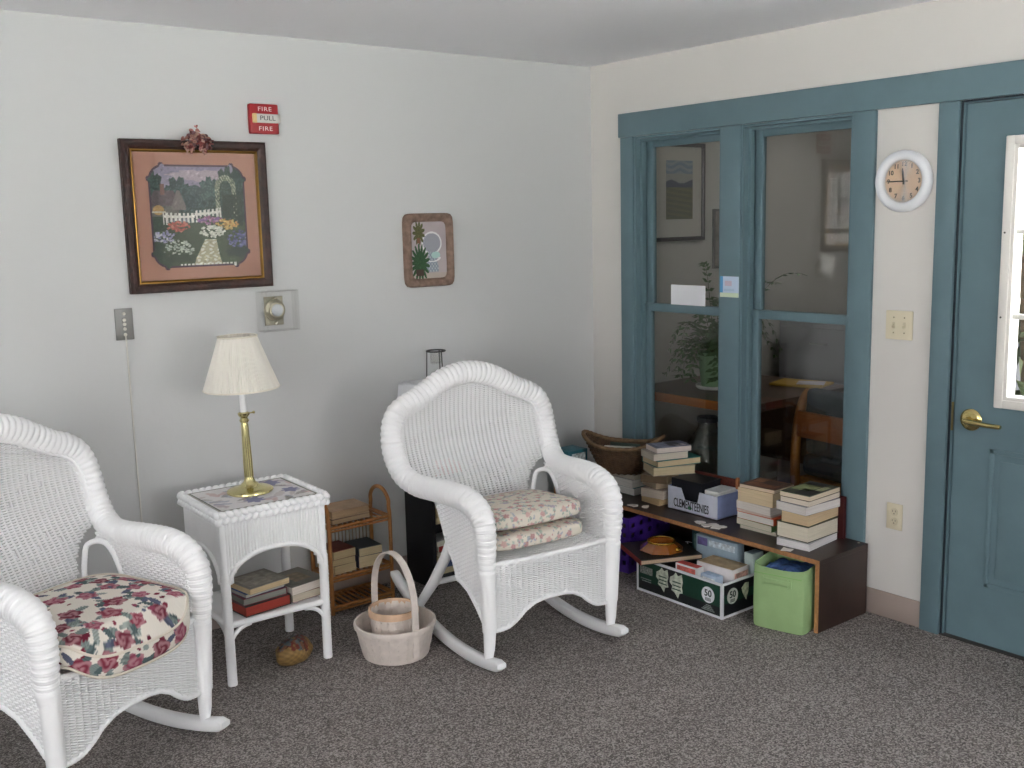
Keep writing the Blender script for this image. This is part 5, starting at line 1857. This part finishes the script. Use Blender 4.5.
    bx('toy_carton', 'blue and white patterned carton at the front corner of the green carton', (.044, .085, .160), (-.489, -1.243, zi), -2, '#b8c8dc', 'box', '#9fb6d2',
       [((-.0232, -.035, .11), (-.0222, .035, .150), '#dfe6ee')])
    bx('booklet', 'dark teal booklet standing beside the long game box under the shelf', (.014, .085, .235), (-.240, -.955, zi), -4, '#27494c', 'booklet', None, [((-.0082, -.030, .14), (-.0072, .030, .215), '#5d7c78')])
    bx('game_box', 'plain dark box filling the left end of the green carton', (.15, .20, .135), (-.41, -.965, zi), 0, '#2a2a30', 'box')
    # album on the carton with an amber dish on it
    al = thing('album', 'large black album with red spine lying across the green carton', 'album', (-.418, -.880, .1535), R(-24))
    mb = MB(); mb.box((-.143, -.132, 0), (.143, .132, .0025)); mb.box((-.143, -.132, .0195), (.143, .132, .022)); mb.box((-.1455, -.132, 0), (-.1432, .132, .022), mi=1)
    mb.build('cover', [mat('#25221f', .4, var=.9, vscale=130), mat('#9a3a34', .5)], al, smooth=0)
    mb = MB(); mb.box((-.1425, -.1305, .0025), (.142, .1305, .0195)); mb.build('page_block', mat_pages('#cdb59a'), al, smooth=0)
    t = thing('amber_dish', 'faceted amber glass dish with shiny gold rim on the black album', 'dish', (-.428, -.895, .1757), R(20))
    mam = mat('#a35c1d', .12, spec=.8, coat=.5, trans=.25)
    mb = MB()
    N = 8
    prof = [(0, .002), (.096, .002), (.102, .006), (.064, .036), (.062, .040), (.056, .038), (.052, .016), (0, .012)]
    mb.lathe(prof, N); mb.build('bowl', mam, t, smooth=10)
    mb = MB(); mb.tube([(.060 * math.cos(2 * PI * k / 40), .060 * math.sin(2 * PI * k / 40), .042) for k in range(40)], .0048, 8, closed=True); mb.build('gold_rim', M_GOLD, t)
    mb = MB(); mb.ball((-.02, -.088, .020), .012, 12, 8, sc=(1.6, 1, .7)); mb.build('gold_glint', M_GOLD, t)  # gold ball standing in for a glint on the dish
    # green fabric bin
    t = thing('fabric_bin', 'lime green fabric storage bin under the right end of the shelf', 'storage bin', (-.338, -1.522, .0005), R(14))
    w, l, h = .118, .112, .264
    mgr = mat('#9ab882', .85, bump=.35, bscale=300, var=.05, vscale=14)
    mb = MB()
    def bin_wall(inset):
        pts = []
        for k in range(48):
            a = 2 * PI * k / 48
            p = 9
            den = (abs(math.cos(a)) ** p + abs(math.sin(a)) ** p) ** (1 / p)
            pts.append(((w - inset) * math.cos(a) / den, (l - inset) * math.sin(a) / den))
        return pts
    vs = []; fs = []
    lv = [(0, .003), (.01, 0), (.10, -.002), (.20, -.001), (h - .03, 0), (h, .001)]
    rings = []
    for z, i in lv:
        rings.append([(x, y, z - (.010 * (1 - (y / l) ** 2) if z > h - .04 and x < -.05 else 0)) for x, y in bin_wall(i)])
    for z, i in ((h - .001, .005), (.15, .005), (.012, .006)):
        rings.append([(x, y, z - (.010 * (1 - (y / l) ** 2) if z > h - .04 and x < -.05 else 0)) for x, y in bin_wall(i)])
    for r_ in rings:
        vs += r_
    for k in range(len(rings) - 1):
        for i in range(48):
            j = (i + 1) % 48
            fs.append((k * 48 + i, k * 48 + j, (k + 1) * 48 + j, (k + 1) * 48 + i))
    fs.append(tuple(range(48))[::-1]); fs.append(tuple((len(rings) - 1) * 48 + i for i in range(48)))
    mb.add(vs, fs); mb.build('body', mgr, t, smooth=40)
    mb = MB()
    mb.box((-w - .006, -.058, .192), (-w - .002, .062, .214), bev=.0018)
    for y in (-.058, -.044, .060):
        mb.box((-w - .0075, y - .002, .186), (-w - .0015, y + .002, .219), bev=.001)
    mb.build('pull_strap', mgr, t)
    mb = MB()
    for x in (-w - .0006,):
        mb.box((x - .0012, -l + .012, h - .036), (x, l - .012, h - .034))
    mb.build('seam', mat('#7fb460', .9), t, smooth=0)
    bm = bmesh.new(); bmesh.ops.create_grid(bm, x_segments=36, y_segments=36, size=1)
    for v in bm.verts:
        x, y = v.co.x, v.co.y
        n = mnoise.noise(Vector((x * 2.2, y * 2.2, 1))) * .014 + mnoise.noise(Vector((x * 5, y * 5, 4))) * .006
        v.co = Vector((x * (w - .022), y * (l - .022), .228 + n + .012 * (1 - x * x) * (1 - y * y)))
    me = bpy.data.meshes.new('folded_cloth'); bm.to_mesh(me); bm.free()
    me.polygons.foreach_set('use_smooth', [True] * len(me.polygons))
    me.materials.append(mat('#3a5a92', .85, var=.6, vscale=22))
    o = bpy.data.objects.new('folded_cloth', me); COL.objects.link(o); o.location = (-.338, -1.522, .0005); o.rotation_euler = (0, 0, R(14))
    so = o.modifiers.new('thickness', 'SOLIDIFY'); so.thickness = .008
    tag(o, 'blue patterned cloth folded inside the lime green fabric bin', 'cloth')

def table_books(x=-2.118, y=-.392):
    zs = .2405
    g = 'books on the wicker table shelf'
    z = stack([
        (.190, .165, .040, 0, 0, 6, '#1e2622', '#a13c30', '+x', 'thick dark green book with red page edges at the bottom of the left table pile', True, None),
        (.180, .160, .028, -.004, .004, 4, '#6a2a34', '#8a8d84', '+x', 'grey edged book with maroon cover in the left table pile', True, None),
        (.165, .155, .014, -.006, .006, 8, '#2c4f86', '#b9b7b0', '+x', 'thin blue magazine in the left table pile', False, None),
        (.170, .165, .022, .004, -.004, 9, '#8f8a80', '#cfb993', '+x', 'grey paperback with tan page edges topping the left table pile', False, [('#a39c90', .08, .1, .92, .9)])], -2.172, -.474, zs, g)
    stack([
        (.150, .170, .030, .004, .0, 6, '#7a2030', '#cfc3ae', '+x', 'paperback with dark red cover under the grey book in the right table pile', False, None),
        (.165, .185, .032, .0, .006, 10, '#77746c', '#e3d9cf', '+y', 'grey picture covered book topping the right table pile', False, [('#8a7a64', .3, .25, .75, .75), ('#5f6258', .1, .1, .3, .9)])], -1.998, -.452, zs, g)

# ------------------------------------------------------------------ OFFICE BEHIND THE WINDOWS
def office():
    y1, x1 = -1.78, 2.9
    mb = MB(); mb.box((.0, y1, -.06), (x1, 0, 0)); struct('floor_2', mb, mat('#57534f', .95, var=.15, vscale=60), smooth=0)
    mb = MB(); mb.box((.12, y1 - .02, H), (x1 + .1, .12, H + .08)); struct('ceiling_2', mb, M_CEIL, smooth=0)
    mo = mat('#c6c3be', .85)
    mb = MB(); mb.box((.12, 0, -.06), (x1 + .1, .12, H)); struct('wall_office_left', mb, mo, smooth=0)
    mb = MB(); mb.box((x1, y1, -.06), (x1 + .1, 0, H)); struct('wall_office_back', mb, mo, smooth=0)
    mb = MB(); mb.box((.12, y1 - .08, -.06), (x1 + .1, y1, H))
    mb.box((.121, y1 - .10, -.2), (x1 + .1, y1 - .081, 1.16), mi=1); mb.box((.121, y1 - .10, 1.62), (x1 + .1, y1 - .081, H), mi=2)
    struct('wall_office_right', mb, [mo, mat('#3a3a40', .8, var=.3, vscale=2), mat('#4a4830', .9, var=.4, vscale=6)], smooth=0)
    # landscape print on the side wall
    t = thing('landscape_picture', 'framed landscape print with white mat on the office wall behind the left window', 'picture', (.640, 0, 1.785))
    w, h = .425, .535
    mb = MB(); frame_mb(mb, w, h, [(0, .001), (0, .020), (.004, .024), (.016, .024), (.022, .016), (.022, .001)]); mb.build('frame', mat('#3a3335', .4), t, smooth=20)
    mb = MB(); mb.box((-w / 2 + .018, -.010, -h / 2 + .018), (w / 2 - .018, -.002, h / 2 - .018)); mb.build('mat_board', mat('#d4d0c8', .9), t, smooth=0)
    def fn(u, v):
        c = np.tile(L3('#7c7a66'), u.shape + (1,))
        m = v > .62; c[m] = L3('#8fa0b2'); m = (v > .62) & (np.sin(v * 60 + np.sin(u * 9) * 2) > .1); c[m] = L3('#a9b2bc'); m = (v > .62) & (v < .78); c[m] = L3('#b4b3ae')
        m = (v < .64 + .03 * np.sin(u * 8)) & (v > .55); c[m] = L3('#5f6274')
        m = (v < .55) & (np.sin(v * 70 + u * 6) > .3); c[m] = L3('#8a8568')
        return c
    paint_grid('print', .215, .320, 50, 70, fn, mat_paint_attr(.7), t, Matrix(((1, 0, 0, .01), (0, 0, -1, -.0108), (0, 1, 0, .012), (0, 0, 0, 1))))
    mb = MB(); mb.box((-w / 2 + .02, -.0155, -h / 2 + .02), (w / 2 - .02, -.0140, h / 2 - .02)); mb.build('pane', M_CLEAR, t, smooth=0)
    t = thing('small_picture', 'narrow grey framed picture on the office wall half hidden by the blue post', 'picture', (1.010, 0, 1.520))
    mb = MB(); frame_mb(mb, .15, .34, [(0, .001), (0, .016), (.010, .018), (.014, .012), (.014, .001)]); mb.build('frame', mat('#6f6a68', .5), t, smooth=20)
    mb = MB(); mb.box((-.062, -.008, -.157), (.062, -.002, .157)); mb.build('print', mat('#8f8882', .8, var=.3, vscale=14), t, smooth=0)
    # desk
    t = thing('desk', 'brown wooden desk with lighter edge behind the left window', 'desk', (.62, -.46, 0))
    mt = mat_wood('#4a3326', '#5f4332', .35, 5, (1, 10, 10)); me_ = mat_wood('#8a4f24', '#a8672f', .4, 5, (10, 1, 10))
    mb = MB(); mb.box((-.42, -.41, .705), (.42, .41, .745)); mb.build('desktop', mt, t, smooth=0)
    mb = MB(); mb.box((-.426, -.41, .700), (-.4202, .41, .746), bev=.002); mb.build('edge_band', me_, t)
    for sx in (-1, 1):
        for sy in (-1, 1):
            mb = MB(); mb.box((sx * .39 - .022, sy * .37 - .022, 0), (sx * .39 + .022, sy * .37 + .022, .7045), bev=.004); mb.build('leg', mat_wood('#3f2a1e', '#553826', .5), t)
    mb = MB(); mb.box((.33, -.345, .30), (.345, .345, .7045)); mb.build('modesty_panel', mt, t, smooth=0)
    # potted fern
    px, py, pz = .500, -.400, .7465
    t = thing('potted_plant', 'leafy arching plant in a green pot on the desk behind the left window', 'plant', (px, py, pz))
    mb = MB(); mb.lathe([(0, 0), (.088, 0), (.096, .006), (.100, .020), (.096, .020), (.090, .010), (0, .008)], 32); mb.build('saucer', mat('#e6e6e4', .4), t)
    mb = MB(); mb.lathe([(0, .012), (.070, .012), (.080, .10), (.086, .172), (.090, .175), (.090, .195), (.083, .195), (.080, .175), (0, .172)], 32); mb.build('pot', mat('#8fb08a', .45), t)
    rng = random.Random(9)
    mb = MB(); ms = MB()
    def frond(o, az, L, rise, droop, leaf):
        pts = []
        for k in range(15):
            s = k / 14
            r = L * s * (.9 - .2 * s); z = rise * math.sin(min(1, s * 1.15) * PI / 2) - droop * s ** 2.5
            if o[0] + r * math.cos(az) > -.33:
                z = max(z, -.09)
            pts.append(Vector((o[0] + r * math.cos(az), o[1] + r * math.sin(az), o[2] + z)))
        ms.tube(pts, [.0028 * (1 - .75 * k / 14) for k in range(15)], 5)
        for k in range(2, 15):
            tdir = (pts[k] - pts[k - 1]).normalized(); side = tdir.cross(Vector((0, 0, 1)))
            if side.length < 1e-3:
                side = Vector((1, 0, 0))
            side.normalize()
            for s in (-1, 1):
                d = (side * s * .9 + tdir * .45 + Vector((0, 0, rng.uniform(-.35, .15)))).normalized()
                ll = leaf * (1 - .5 * abs(k / 14 - .45)) * rng.uniform(.8, 1.2); ww = ll * .2
                b = tdir.cross(d).normalized(); q = d.cross(b)
                p = pts[k]
                mb.add([p, p + d * ll * .4 + q * ww, p + d * ll, p + d * ll * .4 - q * ww, p + d * ll * .45 + b * .002], [(0, 1, 4), (1, 2, 4), (2, 3, 4), (3, 0, 4)])
    for k in range(34):
        az = rng.uniform(0, 6.28)
        L = rng.uniform(.24, .52)
        if math.sin(az) * L > .30:
            L *= .6
        frond((0, 0, .18), az, L, rng.uniform(.14, .34), rng.uniform(.05, .30) + (.15 if math.cos(az) < -.4 else 0), .058)
    for az, L, rs in ((1.6, .12, .50), (4.6, .62, .42), (4.9, .70, .46), (4.4, .34, .36), (5.4, .25, .40)):
        frond((0, 0, .17), az, L, rs, .02, .045)
    mb.build('foliage', mat('#4f6a42', .6, var=.35, vscale=12), t, smooth=0)
    ms.build('stems', mat('#4f5a34', .7), t, smooth=60)
    # yellow folder and papers
    t = tag(MB().box((-.10, -.14, 0), (.10, .14, .012), bev=.002).build('folder', mat('#c9a23a', .6), loc=(.90, -.66, .7465), rot=(0, 0, R(14))), 'yellow folder lying on the office desk behind the right window', 'folder')
    t = tag(MB().box((-.06, -.07, 0), (.06, .07, .004), bev=.001).build('paper_sheet', mat('#d6cfd6', .7), loc=(.90, -.72, .760), rot=(0, R(1), R(30))), 'white paper on top of the yellow folder on the office desk', 'paper')
    # grey filing cabinet
    t = thing('filing_cabinet', 'tall pale grey filing cabinet in the office seen through the right window', 'cabinet', (1.72, -.36, 0))
    mg = mat('#9a9aa0', .45, metal=.0)
    mb = MB(); mb.box((-.23, -.30, 0), (.23, .30, 1.02), bev=.004); mb.build('body', mg, t)
    for k in range(3):
        mb = MB(); mb.box((-.248, -.285, .05 + .315 * k), (-.2305, .285, .05 + .315 * k + .300), bev=.004); d = mb.build('drawer', mg, t)
        mb = MB(); mb.tube([(-.249, -.06, .26 + .315 * k), (-.270, -.05, .26 + .315 * k), (-.270, .05, .26 + .315 * k), (-.249, .06, .26 + .315 * k)], .006, 8); mb.build('handle', mat('#b9b9bc', .3, metal=.8), d)
    # dark desk chair with curved wooden frame, its back to the window
    t = thing('wooden_armchair', 'curved wooden framed armchair with dark teal cushions behind the right window', 'armchair', (.74, -1.175, 0), R(-8))
    mw = mat_wood('#8a5526', '#b07536', .4, 5, (8, 8, 1)); mu = mat('#1f2f38', .9, bump=.3, bscale=200)
    for s in (-1, 1):
        mb = MB()
        pts = [(-.235, s * .235, 0), (-.245, s * .238, .25), (-.250, s * .240, .45), (-.235, s * .240, .62), (-.200, s * .238, .735), (-.165, s * .234, .775)]
        P, _ = resample(pts, .02); mb.tube(P, .024, 10); mb.build('back_post', mw, t, smooth=60)
        mb = MB()
        pts = [(.25, s * .245, 0), (.255, s * .25, .3), (.235, s * .252, .55), (.18, s * .252, .625), (.05, s * .252, .635), (-.23, s * .245, .60)]
        P, _ = resample(pts, .02); mb.tube(P, .021, 10); mb.build('arm', mw, t, smooth=60)
    mb = MB(); mb.box((-.262, -.225, .56), (-.240, .225, .69), bev=.005); mb.build('back_rail', mat_wood('#7a4322', '#96582c', .4, 5, (8, 1, 8)), t)
    mb = MB(); mb.box((-.225, -.21, .47), (-.150, .21, .80), T(0, 0, 0), bev=.03, seg=4); mb.build('back_cushion', mu, t)
    mb = MB(); mb.box((-.23, -.225, .36), (.26, .225, .47), bev=.035, seg=4); mb.build('seat_cushion', mu, t)
    mb = MB(); mb.box((-.235, -.225, .315), (.25, .225, .355), bev=.004); mb.build('seat_rail', mw, t)
    # large glass bottle on a stool inside, under the desk edge
    t = thing('stool', 'low dark stool carrying the glass bottle behind the left window', 'stool', (.150 + .13, -.545, 0))
    # (kept low, mostly out of sight)
    mb = MB(); mb.lathe([(0, .20), (.13, .20), (.135, .205), (.135, .222), (.13, .226), (0, .226)], 32); mb.build('seat', mat_wood('#2f2019', '#43302a', .5), t)
    for k in range(3):
        a = 2 * PI * k / 3
        mb = MB(); mb.tube([(.085 * math.cos(a), .085 * math.sin(a), .20), (.115 * math.cos(a), .115 * math.sin(a), 0)], .014, 8); mb.build('leg', mat('#2f2019', .5), t)
    t = thing('glass_bottle', 'large clear glass bottle with dark rim behind the books in the left window', 'bottle', (.28, -.545, .2265))
    mb = MB()
    out = [(0, .002), (.11, .002), (.128, .012), (.132, .03), (.132, .19), (.124, .235), (.10, .285), (.068, .335), (.050, .362), (.047, .40)]
    inn = [(r - .005, z + .002) for r, z in out[::-1] if r > .01] + [(0, .008)]
    mb.lathe(out + inn, 48); mb.build('body', mat_glass((.88, .90, .89), 2.2, .03), t, smooth=60)
    mb = MB(); mb.lathe_open([(.043, .388), (.052, .388), (.055, .394), (.055, .412), (.050, .416), (.043, .414), (.043, .388)], 32); mb.build('collar', mat('#23262c', .4), t)
    # unseen lamp added to light the office
    t = thing('office_fill_lamp', 'added square lamp lighting the office beyond the windows', 'ceiling lamp', (1.35, -.9, H - .001))
    mb = MB(); mb.box((-.32, -.32, -.05), (.32, .32, -.001), bev=.006); mb.build('housing', M_WHITE, t)
    m, nt, b = base('fill_diffuser'); b.inputs['Emission Color'].default_value = lin('#fffaf2'); b.inputs['Emission Strength'].default_value = OFFICE_FILL
    mb = MB(); mb.box((-.29, -.29, -.056), (.29, .29, -.0505)); mb.build('diffuser', m, t, smooth=0)

OFFICE_FILL = 1.5

def outside():
    sl = bpy.data.lights.new('sun', 'SUN'); sl.energy = SUN; sl.angle = .01; sl.color = (1, .97, .92)
    so = bpy.data.objects.new('sun', sl); COL.objects.link(so); so.location = (0, 6, 9); so.rotation_euler = (R(-33), 0, 0)
    mb = MB(); mb.box((-60, -60, -.40), (60, 60, -.20)); struct('ground', mb, mat('#e2e2de', .9, var=.08, vscale=3), smooth=0)
    rng = random.Random(3)
    # shrub seen through the glass of the door
    t = thing('shrub', 'green shrub outside beyond the glass of the blue door', 'shrub', (.66, -2.03, -.2))
    mb = MB(); mt = MB()
    for k in range(8):
        a = rng.uniform(0, 6.28); mt.tube([(0, 0, 0), (.05 * math.cos(a), .05 * math.sin(a), .9), (.14 * math.cos(a), .14 * math.sin(a), 2.4)], [.035, .025, .01], 6)
    for k in range(900):
        a = rng.uniform(0, 6.28); r = .20 * rng.random() ** .5; z = rng.choice((rng.uniform(.6, 2.7), rng.uniform(1.75, 2.7)))
        rr = r * math.sin(PI * min(1, max(.05, (z - .1) / 3.2)))
        p = Vector((rr * math.cos(a), rr * math.sin(a), z)); M = Matrix.Translation(p) @ Euler((rng.uniform(0, 6), rng.uniform(0, 6), rng.uniform(0, 6))).to_matrix().to_4x4()
        mb.add([(-.05, 0, 0), (0, .028, .006), (.06, 0, 0), (0, -.028, .006)], [(0, 1, 2), (0, 2, 3)], M)
    mb.build('foliage', mat('#3c4426', .7, var=.3, vscale=3), t, smooth=0); mt.build('stems', mat('#5a4a3a', .8), t)

# ------------------------------------------------------------------ CAMERA, SKY, RUN
def camera():
    f, pitch, yaw, roll = 1039.05, .15532085, .665774979, -.02401190
    cy, sy_, cp, sp = math.cos(yaw), math.sin(yaw), math.cos(pitch), math.sin(pitch)
    fw = Vector((sy_ * cp, cy * cp, -sp)); rt = Vector((cy, -sy_, 0)); up = rt.cross(fw)
    c, s = math.cos(roll), math.sin(roll)
    r2 = rt * c + up * s; u2 = -rt * s + up * c
    cam = bpy.data.cameras.new('camera'); o = bpy.data.objects.new('camera', cam); COL.objects.link(o)
    cam.sensor_width = 36; cam.lens = f / 1024 * 36; cam.clip_start = .05
    o.matrix_world = Matrix(((r2.x, u2.x, -fw.x, -3.71484794), (r2.y, u2.y, -fw.y, -4.0239018), (r2.z, u2.z, -fw.z, 1.64770355), (0, 0, 0, 1)))
    SC.camera = o

def sky():
    w = bpy.data.worlds.new('sky'); SC.world = w; w.use_nodes = True
    nt = w.node_tree; bg = nt.nodes['Background']
    tc = nt.nodes.new('ShaderNodeTexCoord'); sp = nt.nodes.new('ShaderNodeSeparateXYZ'); r = nt.nodes.new('ShaderNodeValToRGB')
    nt.links.new(tc.outputs['Generated'], sp.inputs[0]); nt.links.new(sp.outputs['Z'], r.inputs['Fac'])
    e = r.color_ramp.elements
    e[0].position = .0; e[0].color = (1.0, .985, .965, 1); e[1].position = .9; e[1].color = (.82, .90, 1.0, 1)
    nt.links.new(r.outputs['Color'], bg.inputs['Color'])
    bg.inputs['Strength'].default_value = SKY

SKY = 4.6
SUN = 26.0
SC.view_settings.view_transform = 'Standard'
SC.view_settings.look = 'None'
SC.view_settings.gamma = 1
SC.view_settings.use_curve_mapping = False
SC.view_settings.exposure = 1.1
SC.cycles.use_denoising = True
SC.cycles.max_bounces = 10
SC.cycles.diffuse_bounces = 6
SC.cycles.glossy_bounces = 5
SC.cycles.transparent_max_bounces = 16
SC.cycles.caustics_reflective = False
SC.cycles.caustics_refractive = False

room(); trims(); door(); wall_things(); right_wall_things()
C2 = ((-1.253, -.854, 0), R(-6.4)); C1 = ((-2.918, -.712, 0), R(22.5))
chair = make_rocker('white wicker rocking chair with folded cushions in front of the black bookcase', *C2)
dup(chair, 'white wicker rocking chair with burgundy rose seat cushion at the left edge', *C1)
def at_chair(c, x, y, z):
    return tuple(Matrix.Translation(c[0]) @ Matrix.Rotation(c[1], 4, 'Z') @ Vector((x, y, z)))
LEAF1 = [L3('#7d8a86'), L3('#566668'), L3('#98a29c'), L3('#5c6276')]
PET1 = [L3('#7e2a3e'), L3('#8a3548'), L3('#6e2436'), L3('#95485e')]
make_cushion('seat_cushion', 'thick cream seat cushion with burgundy roses on the left rocking chair', .515, .455, .088, at_chair(C1, 0, -.105, .4800), C1[1], .0040, L3('#e6e0d6'), LEAF1, PET1, .038, 90, 3, tilt=R(1), bow=.05, dome=.012, p=5, sag=(.195, .270, .058))
LEAF2 = [L3('#8aa59c'), L3('#7d978f'), L3('#9ab0a4'), L3('#95a0b4')]
PET2 = [L3('#b0606c'), L3('#b97a7c'), L3('#9a4a55'), L3('#8a96b4'), L3('#c89a90')]
make_cushion('folded_cushion', 'lower cream floral cushion on the middle rocking chair', .43, .385, .066, at_chair(C2, -.030, -.088, .4655), C2[1], .0042, L3('#ddd5c8'), LEAF2, PET2, .0135, 120, 5, tilt=R(-3), bow=.012, dome=.004, welt=False, group='cushions on the middle rocking chair', p=7)
make_cushion('folded_cushion', 'upper cream floral cushion on the middle rocking chair', .425, .375, .068, at_chair(C2, -.030, -.085, .5410), C2[1] + R(1), .0042, L3('#ddd5c8'), LEAF2, PET2, .0135, 120, 8, tilt=R(-4), bow=.012, dome=.010, welt=False, group='cushions on the middle rocking chair', p=7)
zt = side_table(); table_lamp(zt + .0022); table_books(); rattan_rack(); floor_baskets(); black_bookcase()
low_shelf(); shelf_top(); under_shelf(); office(); outside(); camera(); sky()
